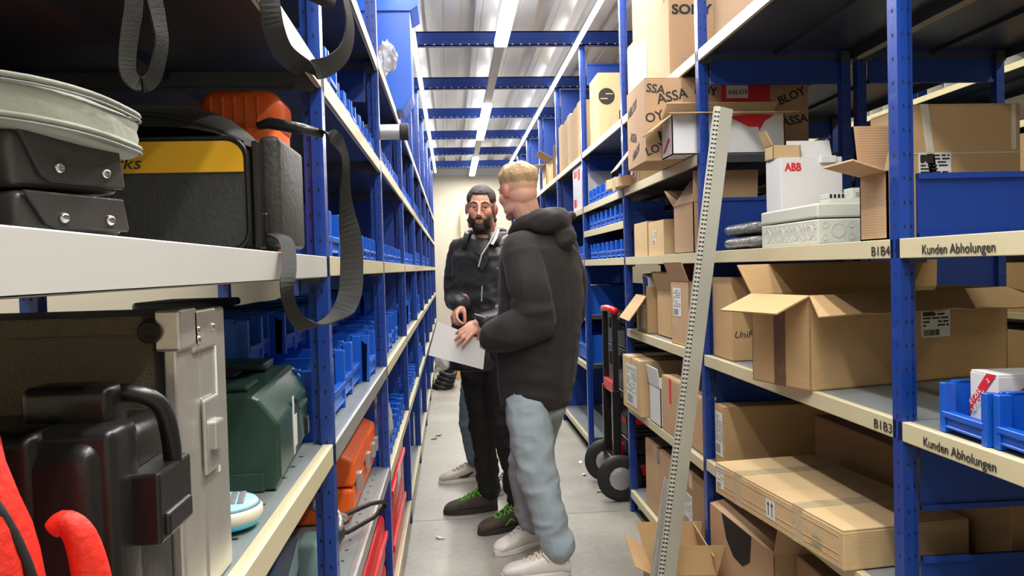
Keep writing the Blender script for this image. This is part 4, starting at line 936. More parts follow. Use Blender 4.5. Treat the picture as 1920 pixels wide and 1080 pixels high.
t = thing('bar_clamp', 'worn grey metal clamp head lying at the bottom of the second left bay', 'tool', (-.30, 1.66, .1215))
MB().box(0, .05, 0, .05, 0, .28).tube([(.025, .02, .30), (.03, .3, .30), (.035, .52, .29)], .014, 10).obj('bar', M['rail'], t, bevel=0); MB().lathe([(.045, 0), (.05, .01), (.045, .03), (.01, .03)], 16).obj('jaw', M['greyink'], t).location = (.025, .02, .28)

# clutter at the far end of the aisle
t = thing('hose_coil', 'dark coiled hose on the floor by the far left uprights', 'hose', (-.13, 9.0, .001))
for k in range(4): MB().tube([(.10*math.cos(2*PI*a/20)*(1-.06*k)+.02*k, .26*math.sin(2*PI*a/20), .028+.045*k+.012*math.sin(4*PI*a/20)) for a in range(20)], .024, 8, closed=True).obj('coil', M['blkrough'], t, smooth=True)
blob('plastic_bag', 'white plastic sacks heaped at the far end of the aisle', (.05, 11.0, .001), .24, M['paper'], 5, 'sack', (1.1, 1, .9)); blob('plastic_bag', 'smaller white plastic sack in front of the far heap', (-.08, 10.5, .001), .15, MS['bag_film'], 6, 'sack')
t = carton('yellow banded carton among the sacks at the far end of the aisle', (.02, 9.6, .001), (.22, .25, .20), rz=20, m='card2'); MB().box(-.002, .222, -.002, -.0005, .05, .13).obj('yellow_band', MS['yellow'], t)
t = thing('ladder', 'wooden step ladder leaning on the cream end wall', 'ladder', (.17, 12.45, 0), rot=(R(-8), 0, 0))
MB().box(0, .05, 0, .03, 0, 2.35).obj('rail', M['card2'], t); MB().box(.45, .50, 0, .03, 0, 2.35).obj('rail', M['card2'], t)
for k in range(8): MB().box(.05, .45, .004, .026, .25+.27*k, .30+.27*k).obj('rung', M['card2'], t)
for k in range(7):
    a = (( -.20, 6.21), (.84, 5.25), (-.07, 3.91), (.86, 4.6), (.80, 5.0), (-.17, 6.35), (.62, 6.9))[k]
    o = MB().plate([(0, 0, .002), (.045, .01, .004), (.05, .03, .012), (.01, .025, .003)], .002).obj('paper_scrap', M['ink'] if k in (0, 5) else M['paper']); o.location = (a[0], a[1], .001); o.rotation_euler = (0, 0, k*1.1); tag(o, ['black scrap lying on the floor near the left uprights', 'larger white paper scrap on the floor near the right uprights', 'tiny scrap on the floor by the work shoe', 'pale scrap on the floor by the trolley wheels', 'small pale scrap on the floor beyond the trolley', 'second black scrap on the floor beyond the first', 'far white scrap on the aisle floor'][k], 'scrap', 'scraps on the floor')
# ------------------------------------------------------------------ people
from mathutils import noise as _nz
def capsule(mb, p0, r0, p1, r1, seg=14):
    p0, p1 = Vector(p0), Vector(p1); d = p1-p0; L_ = d.length
    if L_ < 1e-5: d = Vector((0, 0, 1)); L_ = 1e-5
    d = d/ L_ if L_ > 1e-5 else d; u = d.orthogonal().normalized(); v = d.cross(u)
    rings = [(p0-d*r0*math.cos(a), r0*math.sin(a)) for a in (.25, .7, 1.15)]+[(p0, r0), (p1, r1)]+[(p1+d*r1*math.cos(a), r1*math.sin(a)) for a in (1.15, .7, .25)]
    vs = [c+(u*math.cos(2*PI*k/seg)+v*math.sin(2*PI*k/seg))*r for c, r in rings for k in range(seg)]
    n = len(rings); fs = [(i*seg+k, i*seg+(k+1) % seg, (i+1)*seg+(k+1) % seg, (i+1)*seg+k) for i in range(n-1) for k in range(seg)]+[tuple(range(seg-1, -1, -1)), tuple((n-1)*seg+k for k in range(seg))]
    mb.add(vs, fs)
def chain(mb, pts, rs):
    for i in range(len(pts)-1): capsule(mb, pts[i], rs[i], pts[i+1], rs[i+1])
def ell(mb, c, r, rot=None, n=18):
    vs = []; c = Vector(c); E_ = Euler(rot).to_matrix() if rot else Matrix.Identity(3)
    for j in range(1, n):
        for k in range(n*2):
            th, ph = PI*j/n, PI*k/n; vs.append(c+E_ @ Vector((r[0]*math.sin(th)*math.cos(ph), r[1]*math.sin(th)*math.sin(ph), r[2]*math.cos(th))))
    m_ = n*2; fs = [(j*m_+k, j*m_+(k+1) % m_, (j+1)*m_+(k+1) % m_, (j+1)*m_+k) for j in range(n-2) for k in range(m_)]+[tuple(range(m_-1, -1, -1)), tuple((n-2)*m_+k for k in range(m_))]
    mb.add(vs, fs)
def loft(mb, secs, n=28, p=2.3):         # secs: (centre, rx, ry, turn in degrees)
    vs = []
    for c, rx, ry, tz in secs:
        c = Vector(c); a0 = R(tz)
        for k in range(n):
            a = 2*PI*k/n; ca, sa = math.cos(a), math.sin(a); e = (abs(ca)**p+abs(sa)**p)**(-1/p)
            x, y = rx*ca*e, ry*sa*e; vs.append(c+Vector((x*math.cos(a0)-y*math.sin(a0), x*math.sin(a0)+y*math.cos(a0), 0)))
    m_ = len(secs); fs = [(i*n+k, i*n+(k+1) % n, (i+1)*n+(k+1) % n, (i+1)*n+k) for i in range(m_-1) for k in range(n)]+[tuple(range(n-1, -1, -1)), tuple((m_-1)*n+k for k in range(n))]
    mb.add(vs, fs)
def fuse(mb, voxel, smooth=6, fac=.5):   # one continuous skin over overlapping forms
    me = bpy.data.meshes.new('f'); me.from_pydata(mb.v, [], mb.f)
    bm = bmesh.new(); bm.from_mesh(me); bmesh.ops.recalc_face_normals(bm, faces=bm.faces); bm.to_mesh(me); bm.free()
    o = bpy.data.objects.new('f', me); COL.objects.link(o)
    r = o.modifiers.new('r', 'REMESH'); r.mode = 'VOXEL'; r.voxel_size = voxel
    q = o.modifiers.new('s', 'SMOOTH'); q.factor = fac; q.iterations = smooth
    out = bpy.data.meshes.new_from_object(o.evaluated_get(bpy.context.evaluated_depsgraph_get()))
    bpy.data.objects.remove(o); out.polygons.foreach_set('use_smooth', [True]*len(out.polygons)); return out
def rumple(me, amp, sc, seed=0, amp2=0, sc2=(1, 1, 1), fn=None):
    N_ = [v.normal.copy() for v in me.vertices]
    for v, nv in zip(me.vertices, N_):
        c = v.co.copy(); a = _nz.noise(Vector((c.x*sc[0]+seed, c.y*sc[1], c.z*sc[2])))*amp
        if amp2: b = _nz.noise(Vector((c.x*sc2[0], c.y*sc2[1]+seed, c.z*sc2[2]))); a += amp2*(1-2*abs(b))
        if fn: a *= fn(c)
        v.co = c+nv*a
    return me
def shell(me, T, fn, h, name, mt, parent, nz=0, seed=1):
    # a coat of hair grown from the head surface wherever fn(local point) > 0
    Ti = T.inverted(); val = {}
    loc = [Ti @ v.co for v in me.vertices]; f = [fn(l) for l in loc]
    keep = [p for p in me.polygons if all(f[i] > 0 for i in p.vertices)]
    idx = {}; vs = []; fs = []
    for p in keep:
        q = []
        for i in p.vertices:
            if i not in idx:
                v = me.vertices[i]; k = min(1, f[i]); k = k*k*(3-2*k)
                d = -.0015+(h+.0015)*k
                if nz: d += nz*k*_nz.noise(Vector((loc[i].x*60+seed, loc[i].y*60, loc[i].z*22)))
                idx[i] = len(vs); vs.append(tuple(v.co+v.normal*d))
            q.append(idx[i])
        fs.append(tuple(q))
    m2 = bpy.data.meshes.new(name); m2.from_pydata(vs, [], fs); m2.materials.append(mt); m2.polygons.foreach_set('use_smooth', [True]*len(fs))
    return link(m2, name, parent)
def flat(me, z0):
    for v in me.vertices:
        if v.co.z < z0: v.co.z = z0+(v.co.z-z0)*.08
    return me
def paint(me, T, fn):           # natural hair colour grown into the skin: 0 skin .. 1 hair
    Ti = T.inverted(); at = me.color_attributes.new('growth', 'FLOAT_COLOR', 'POINT'); buf = []
    for v in me.vertices:
        l = Ti @ v.co
        if abs(l.x) > .14 or abs(l.z) > .17 or abs(l.y) > .16: buf += (0, 0, 0, 1); continue
        k = fn(l)*(.82+.5*_nz.noise(Vector((l.x*170, l.y*170, l.z*170)))); k = max(0, min(1, k)); lip = max(0, 1-((l.x/.023)**2+((l.z+.0695)/.0085)**2))*(1 if l.y < -.05 else 0)
        red = max(0, 1-((abs(l.x)-.045)/.03)**2-((l.z+.02)/.03)**2)*(1 if l.y < -.02 else 0)*.5+(.8 if abs(l.x) > .078 else 0)
        buf += (k, lip, red, 1)
    at.data.foreach_set('color', buf)
def ss(a, b, x): t_ = max(0, min(1, (x-a)/(b-a))); return t_*t_*(3-2*t_)
def head_forms(mb, T, neck, male=1, beard=0, nw=.057):
    h = MB()
    ell(h, (0, .014, .032), (.0755, .097, .087)); ell(h, (0, -.012, -.045), (.060, .070, .062)); ell(h, (0, .03, -.01), (.066, .075, .07))
    for s_ in (-1, 1):
        ell(h, (s_*.034, -.050, -.022), (.028, .030, .030)); ell(h, (s_*.044, -.010, -.070), (.016, .040, .026), (R(18), 0, 0))
        ell(h, (s_*.0785, .012, -.006), (.0070, .019, .031), (R(-12), 0, s_*R(-24))); ell(h, (s_*.075, .006, -.006), (.010, .012, .022))
        capsule(h, (s_*.012, -.0830, .0235), .0080, (s_*.045, -.0700, .0250), .0075)
        capsule(h, (s_*.018, -.0805, .0110), .0052, (s_*.042, -.0735, .0098), .0050)
        capsule(h, (s_*.018, -.0800, -.0075), .0045, (s_*.040, -.0735, -.0065), .0042)
        ell(h, (s_*.0105, -.0955, -.0400), (.0075, .0095, .0065))
    ell(h, (0, -.062, -.098), (.024, .024, .020))
    capsule(h, (0, -.0840, .014), .0085, (0, -.1010, -.024), .0095); ell(h, (0, -.1040, -.034), (.0110, .0115, .0095))
    capsule(h, (-.019, -.0790, -.0655), .0055, (0, -.0850, -.0635), .0068); capsule(h, (.019, -.0790, -.0655), .0055, (0, -.0850, -.0635), .0068)
    capsule(h, (-.015, -.0790, -.0735), .0055, (.015, -.0790, -.0735), .0055); capsule(h, (0, -.0830, -.074), .0065, (0, -.080, -.076), .0065)
    mb.add([T @ Vector(v) for v in h.v], h.f)
    a = T @ Vector((0, .022, -.055)); capsule(mb, a, nw, neck, nw*1.08); capsule(mb, T @ Vector((0, .045, -.015)), nw*.95, neck, nw*.9)
def eyes(T, parent, iris, look=(0, 0)):
    for s_ in (-1, 1):
        b = MB(); ell(b, (0, 0, 0), (.0115, .0115, .0115)); o = b.obj('eye', MP['eye'], parent, smooth=True)
        o.matrix_local = T @ Matrix.Translation((s_*.0305, -.0672, .0022))
        i_ = MB().lathe([(.0066, 0), (.0060, .0012), (.0008, .0018)], 18).obj('iris', iris, o, smooth=True)
        i_.matrix_local = Euler((R(90)+look[1], 0, look[0])).to_matrix().to_4x4() @ Matrix.Translation((0, 0, .0098))
MP = {}
MP['skin'] = mat('skin_ruddy', (.60, .30, .215), .48, 0, .10, 22, .12, 260)
MP['skin'].node_tree.nodes['Principled BSDF'].inputs['Subsurface Weight'].default_value = .12
MP['skin'].node_tree.nodes['Principled BSDF'].inputs['Subsurface Radius'].default_value = (.01, .004, .002)
MP['skin2'] = mat('skin_fair', (.66, .36, .26), .48, 0, .08, 22, .12, 260)
MP['skin2'].node_tree.nodes['Principled BSDF'].inputs['Subsurface Weight'].default_value = .12
MP['skin2'].node_tree.nodes['Principled BSDF'].inputs['Subsurface Radius'].default_value = (.01, .004, .002)
def skin_growth(m, hair):
    t_ = m.node_tree; N = t_.nodes; L = t_.links; b = N['Principled BSDF']; src = b.inputs['Base Color'].links[0].from_socket
    a = N.new('ShaderNodeAttribute'); a.attribute_name = 'growth'; sp = N.new('ShaderNodeSeparateColor'); L.new(a.outputs['Color'], sp.inputs[0])
    for i, col in ((2, (.62, .17, .11, 1)), (1, (.42, .12, .10, 1)), (0, (*hair, 1))):
        x = N.new('ShaderNodeMix'); x.data_type = 'RGBA'; L.new(sp.outputs[i], x.inputs[0]); L.new(src, x.inputs[6]); x.inputs[7].default_value = col; src = x.outputs[2]
    L.new(src, b.inputs['Base Color'])
skin_growth(MP['skin'], (.050, .032, .024)); skin_growth(MP['skin2'], (.42, .27, .16))
MP['eye'] = mat('eyeball', (.70, .68, .65), .2, 0, 0)
MP['iris'] = mat('iris_dark', (.04, .05, .05), .15, 0, 0)
MP['hair1'] = mat('hair_brown', (.026, .017, .012), .6, 0, .35, 60, .8, 220, stretch=(1, 1, .25))
MP['beard'] = mat('beard_dark', (.045, .028, .020), .7, 0, .4, 120, .9, 400)
MP['hair2'] = mat('hair_blond', (.46, .31, .155), .5, 0, .35, 60, .9, 200, stretch=(1, 1, .25))
MP['fade'] = mat('hair_blond_short', (.50, .31, .20), .6, 0, .25, 160, .5, 500)
MP['jacket'] = mat('black_jacket', (.016, .016, .018), .42, 0, .25, 7, .25, 130, sheen=.05)
MP['shirt'] = mat('black_shirt', (.012, .012, .014), .8, 0, .1)
MP['refl'] = mat('reflective_piping', (.45, .45, .44), .4, 0, .05)
MP['hoodie'] = mat('charcoal_sweat', (.017, .0145, .0145), .85, 0, .15, 9, .12, 300, sheen=.06)
MP['jeans1'] = mat('black_trousers', (.011, .011, .012), .75, 0, .25, 8, .2, 160)
MP['jeans2'] = mat('light_denim', (.31, .385, .435), .8, 0, .26, 6, .2, 420)
MP['jeans3'] = mat('grey_denim', (.15, .21, .27), .8, 0, .16, 7, .2, 420)
MP['shoe1'] = mat('worn_brown_suede', (.060, .050, .040), .8, 0, .3, 16, .3, 160)
MP['sole1'] = mat('dark_sole', (.03, .026, .022), .7, 0, .2)
MP['lime'] = mat('lime_lace', (.12, .48, .03), .6, 0, .1, 30)
MP['white_shoe'] = mat('white_leather', (.72, .70, .68), .45, 0, .08, 12, .1, 120)
MP['white_sole'] = mat('white_sole', (.70, .68, .65), .6, 0, .06)
MP['dirty_shoe'] = mat('worn_white_leather', (.50, .46, .40), .5, 0, .15, 12, .1, 120)

def frame(origin, fwd, up=(0, 0, 1)):       # +y = forward, z ~ up
    f = Vector(fwd).normalized(); x = f.cross(Vector(up)).normalized(); z = x.cross(f); m_ = Matrix((x, f, z)).transposed().to_4x4(); m_.translation = Vector(origin); return m_
def hand_forms(mb, T, s, curl, thumb=(.5, .3), spread=.08, sc=1.0):
    # T: wrist frame, +y along the hand, +z back of the hand; s = +1 thumb on -x side
    h = MB()
    ell(h, (0, .045, 0), (.040, .052, .0155)); ell(h, (-s*.022, .035, -.008), (.018, .032, .014)); capsule(h, (0, -.045, 0), .027, (0, .010, 0), .026)
    xs = (-.029, -.010, .010, .028); Ls = (.070, .078, .072, .057); rs = (.0092, .0095, .0090, .0080)
    for k in range(4):
        c = curl[k] if isinstance(curl, (list, tuple)) else curl; x = s*xs[k]; p = Vector((x, .082-.004*abs(k-1.2), .002)); a = 0; L_ = Ls[k]*1.0
        sp = s*(k-1.5)*spread; capsule(h, (x*.8, .04, 0), rs[k]*1.15, p, rs[k]*1.08)
        for seg_, (fr, w_) in enumerate(((.45, .55), (.30, 1.0), (.25, .75))):
            a += c*w_; d = Vector((math.sin(sp)*math.cos(a), math.cos(sp)*math.cos(a), -math.sin(a))); q = p+d*L_*fr
            capsule(h, p, rs[k]*(1-.06*seg_), q, rs[k]*(.94-.07*seg_)); p = q
    p = Vector((-s*.026, .018, -.006)); d = Vector((-s*math.sin(thumb[0]), math.cos(thumb[0]), -thumb[1])).normalized()
    q = p+d*.038; capsule(h, p, .0135, q, .0115); d2 = (d+Vector((s*.5, .35, -.25))).normalized(); q2 = q+d2*.030; capsule(h, q, .0112, q2, .0100)
    q3 = q2+(d2+Vector((s*.25, .2, -.1))).normalized()*.022; capsule(h, q2, .0100, q3, .0082)
    mb.add([T @ (Vector(v)*sc) for v in h.v], h.f)
def shoe(parent, T, up, sole, lace, L_=.295, label=None, hi=.085, stripe=None):
    g = MB(); n = 24
    secs = [(0, .028, .060), (.03, .036, hi), (.07, .038, hi), (.11, .040, .089), (.15, .043, .076), (.19, .047, .061), (.23, .048, .053), (.26, .044, .046), (.28, .036, .034), (L_, .016, .022)]
    vs = []
    for y, w_, h_ in secs:
        for k in range(n):
            a = 2*PI*k/n; ca, sa = math.cos(a), math.sin(a); e = (abs(ca)**2.8+abs(sa)**2.8)**(-1/2.8)
            vs.append((w_*ca*e, y, .016+(h_/2)+(h_/2)*sa*e*(1 if sa < 0 else 1)-.0*w_))
    m_ = len(secs); g.add(vs, [(i*n+k, i*n+(k+1) % n, (i+1)*n+(k+1) % n, (i+1)*n+k) for i in range(m_-1) for k in range(n)]+[tuple(range(n-1, -1, -1)), tuple((m_-1)*n+k for k in range(n))])
    me = fuse(g, .006, 4); me.materials.append(up); o = link(me, 'shoe', parent); o.matrix_local = T
    sg = MB(); pts = []
    for k in range(32):
        a = 2*PI*k/32; y = L_/2+(L_/2+.006)*math.sin(a); x = (.040+.010*ss(.1, .22, y)-.008*ss(.0, .05, .05-y))*math.cos(a)*(1.15 if abs(math.cos(a)) < .7 else 1.08); pts.append((x, y))
    sg.prism(pts, 0, .026); sg.obj('sole', sole, o, bevel=.005)
    lg = MB()
    for k in range(5):
        y = .085+.026*k; z = .018+[.094, .090, .080, .066, .056][k]
        for s_ in (-1, 1): lg.tube([(s_*.030, y, z-.010), (s_*.012, y+.006, z+.007), (-s_*.012, y+.014, z+.004), (-s_*.030, y+.022, z-.016)], .0036, 6)
    lg.tube([(0, .09, .016+hi), (.035, .085, .016+hi), (.040, .12, hi-.005), (.012, .115, .016+hi), (0, .10, .026+hi), (-.030, .12, .014+hi), (-.048, .095, hi-.01)], .0038, 6)
    lg.obj('laces', lace, o)
    if stripe:
        for s_ in (-1, 1):
            MB().plate([(s_*.0445, .10, .045), (s_*.0445, .13, .068), (s_*.0445, .138, .066), (s_*.0465, .17, .035), (s_*.0465, .163, .035), (s_*.0445, .13, .058)], .002).obj('side_stripe', stripe, o)
    return o
def obj_from(me, name, mt, parent):
    me.materials.clear(); me.materials.append(mt); return link(me, name, parent)

# ---- bearded man in the black work jacket
def man_one():
    HT = Matrix.Translation((0.165, 4.160, 1.654)) @ Euler((R(2), R(3), R(-8))).to_matrix().to_4x4()
    neck = (0.199, 4.200, 1.483)
    sR, eR, wR = (0.048, 4.260, 1.443), (0.012, 4.260, 1.174), (0.040, 4.030, 1.155)
    sL, eL, wL = (0.326, 4.130, 1.439), (0.310, 4.040, 1.103), (0.127, 3.945, 1.066)
    hR, kR, aR = (0.120, 4.240, 0.867), (0.140, 4.270, 0.509), (.175, 4.335, .115)
    hL, kL, aL = (0.233, 4.100, 0.879), (0.256, 4.050, 0.519), (.315, 4.035, .115)
    THR = frame(wR, Vector((-0.003, 3.965, 1.085))-Vector(wR), (-.75, -.1, .65))
    THL = frame(wL, Vector((0.048, 3.905, 1.013))-Vector(wL), (-.1, -1, .45))
    b = MB(); head_forms(b, HT, neck)
    chain(b, [neck, (0.222, 4.200, 1.290), (0.207, 4.200, 1.063), (0.181, 4.170, 0.881)], [.07, .13, .12, .13])
    for s_, e_, w_ in ((sR, eR, wR), (sL, eL, wL)): chain(b, [(0.197, 4.200, 1.410), s_, e_, w_], [.07, .050, .040, .027])
    for h_, k_, a_ in ((hR, kR, aR), (hL, kL, aL)): chain(b, [h_, k_, a_], [.080, .050, .036]); 
    capsule(b, aR, .032, (.09, 4.315, .045), .022); capsule(b, aL, .032, (.23, 3.985, .045), .022)
    hand_forms(b, THR, 1, [.75, .95, 1.05, 1.15], thumb=(.15, .9), sc=.98)
    hand_forms(b, THL, 1, [.22, .30, .34, .40], thumb=(.9, .7), spread=.11, sc=.98)
    me = fuse(b, .0042, 3); me.materials.append(MP['skin']); P = link(me, 'person', None)
    tag(P, 'bearded man in a black work jacket and dark trousers looking over while holding a paper', 'person')
    eyes(HT, P, MP['iris'], (R(10), 0))
    for s_ in (-1, 1):
        mb = MB(); chainp = [(s_*.012, -.0925, .0245), (s_*.028, -.0905, .0300), (s_*.046, -.0790, .0265)]; mb.tube(chainp, [.0028, .0040, .0022], 8); o = mb.obj('eyebrow', MP['hair1'], P, smooth=True); o.matrix_local = HT
    def brd(l):          # beard, moustache and sideburns
        if l.y > .03: return 0
        low = ss(-.044, -.064, l.z-.50*max(0, abs(l.x)-.030)) if abs(l.x) > .020 else max(ss(-.078, -.084, l.z), ss(-.046, -.051, l.z)*ss(-.066, -.058, l.z))
        side = ss(.050, .064, abs(l.x))*ss(-.058, -.045, l.y)*ss(.022, .010, l.z)*.6
        return max(low, side)*ss(.03, .0, l.y)*ss(-.150, -.128, l.z)
    def hr(l):
        front = ss(.062, .080, l.z-.022*ss(.030, .0, abs(l.x))*0+.40*(l.y+.075)+.030*ss(.030, .055, abs(l.x))-.012*ss(.022, .038, abs(l.x))*ss(.055, .045, abs(l.x)))
        ear = ss(.030, .040, l.z) if (abs(l.x) > .060 and -.03 < l.y < .04) else 1
        return front*ear*ss(-.05, -.02, l.z+.3*max(0, l.y)) if l.z > -.05 else 0
    paint(me, HT, lambda l: max(brd(l)*.95, hr(l)*.97, .35*ss(.05, .07, l.z+.4*(l.y+.075))))
    shell(me, HT, lambda l: hr(l)*ss(.079, .066, abs(l.x))*ss(.0, .06, l.z), .0075, 'hair', MP['hair1'], P, .003)
    shell(me, HT, lambda l: ss(.55, 1, brd(l))*ss(.060, .045, abs(l.x)), .0035, 'beard', MP['beard'], P, .002, 5)
    # jacket
    b = MB()
    loft(b, [((0.158, 4.150, 0.814), .185, .135, -15), ((0.177, 4.170, 0.952), .185, .135, -18), ((0.188, 4.190, 1.121), .185, .135, -22), ((0.199, 4.200, 1.291), .200, .140, -24), ((0.199, 4.200, 1.404), .205, .130, -24), ((0.198, 4.200, 1.455), .160, .105, -24), ((0.196, 4.200, 1.495), .095, .085, -24)])
    chain(b, [(0.156, 4.220, 1.457), sR, (0.024, 4.280, 1.309), eR], [.068, .062, .058, .054]); chain(b, [eR, wR], [.054, .045])
    chain(b, [(0.252, 4.160, 1.453), sL, (0.330, 4.100, 1.274), eL], [.070, .074, .068, .062]); chain(b, [eL, (0.204, 3.980, 1.077), (0.152, 3.955, 1.072)], [.060, .054, .046])
    me = fuse(b, .0085, 5); rumple(me, .008, (9, 9, 14), 3, .005, (14, 14, 20), None)
    j = obj_from(me, 'jacket', MP['jacket'], P)
    # hood and collar
    cb = MB(); N_ = 30; vs = []
    c0 = Vector((0.196, 4.200, 1.498))
    for i in range(N_+1):
        a = R(-62+300*i/N_+0)*1.0 - R(28); ca, sa = math.cos(a+PI*.0), math.sin(a)
        rr = .092; 
        for hgt, dr in ((-.045, .03), (-.005, .012), (.035, .004), (.050, .010), (.045, .022), (.0, .040), (-.045, .05)):
            back = ss(-.3, .9, sa); vs.append(c0+Vector((ca*(rr+dr+back*.02), sa*(rr+dr+back*.03)*.95, hgt*(.85+.35*back)-.012*(1-back))))
    fs = [(i*7+k, (i+1)*7+k, (i+1)*7+k+1, i*7+k+1) for i in range(N_) for k in range(6)]
    cb.add(vs, fs); o = cb.obj('collar', MP['jacket'], P, smooth=True); q = o.modifiers.new('s', 'SOLIDIFY'); q.thickness = .006
    # open front: shirt, facing, piping, zips
    MB().plate([(0.105, 4.035, 1.436), (0.140, 4.030, 1.414), (0.198, 4.035, 1.450), (0.185, 4.030, 1.369), (0.154, 4.030, 1.326)], .006).obj('shirt', MP['shirt'], P)
    MB().tube([(0.243, 4.090, 1.553), (0.223, 4.065, 1.511), (0.193, 4.035, 1.461), (0.156, 4.020, 1.408), (0.138, 4.020, 1.348)], .0042, 6).obj('reflective_piping', MP['refl'], P)
    MB().ribbon([(0.248, 4.085, 1.544), (0.231, 4.060, 1.494), (0.210, 4.045, 1.461)], (1, 0, .3), .018, .003).obj('collar_lining', MP['refl'], P)
    MB().tube([(0.155, 4.035, 1.250), (0.149, 4.030, 1.171)], .003, 6).obj('chest_zip', MP['refl'], P)
    MB().box(-.02, .02, -.003, .003, -.004, .004).obj('reflective_mark', MP['refl'], P).location = (0.276, 4.020, 1.445)
    MB().box(-.022, .022, -.003, .003, -.003, .003).obj('reflective_mark', MP['refl'], P).location = (0.255, 4.035, 1.337)
    MB().tube([(0.109, 3.910, 1.114), (0.138, 3.905, 1.105), (0.167, 3.915, 1.090)], .003, 6).obj('reflective_piping', MP['refl'], P)
    # trousers
    b = MB(); ell(b, (0.177, 4.170, 0.862), (.165, .13, .12))
    for h_, k_, a_ in ((hR, kR, aR), (hL, kL, aL)):
        h_, k_, a_ = Vector(h_), Vector(k_), Vector(a_); chain(b, [h_, h_.lerp(k_, .5), k_, k_.lerp(a_, .45), a_], [.100, .083, .069, .062, .058])
    me = fuse(b, .0085, 4); rumple(me, .007, (10, 10, 16), 6, .005, (12, 12, 26), lambda c: 1.5 if c.z < .30 or .42 < c.z < .62 else .7)
    flat(me, .068); obj_from(me, 'trousers', MP['jeans1'], P)
    shoe(P, frame((.215, 4.345, 0), (-1, -.14, 0)), MP['shoe1'], MP['sole1'], MP['lime'], hi=.105)
    shoe(P, frame((.365, 4.065, 0), (-.90, -.44, 0)), MP['shoe1'], MP['sole1'], MP['lime'], hi=.105, stripe=MP['lime'])
    # the paper he holds
    q = MB().plate([(-0.077, 3.925, 1.084), (0.162, 3.935, 0.974), (0.144, 3.930, 0.834), (-0.126, 3.920, 0.917)], .0012).obj('held_paper', M['paper']); tag(q, 'blank white sheet of paper held in the bearded man\'s hand', 'paper')
man_one()

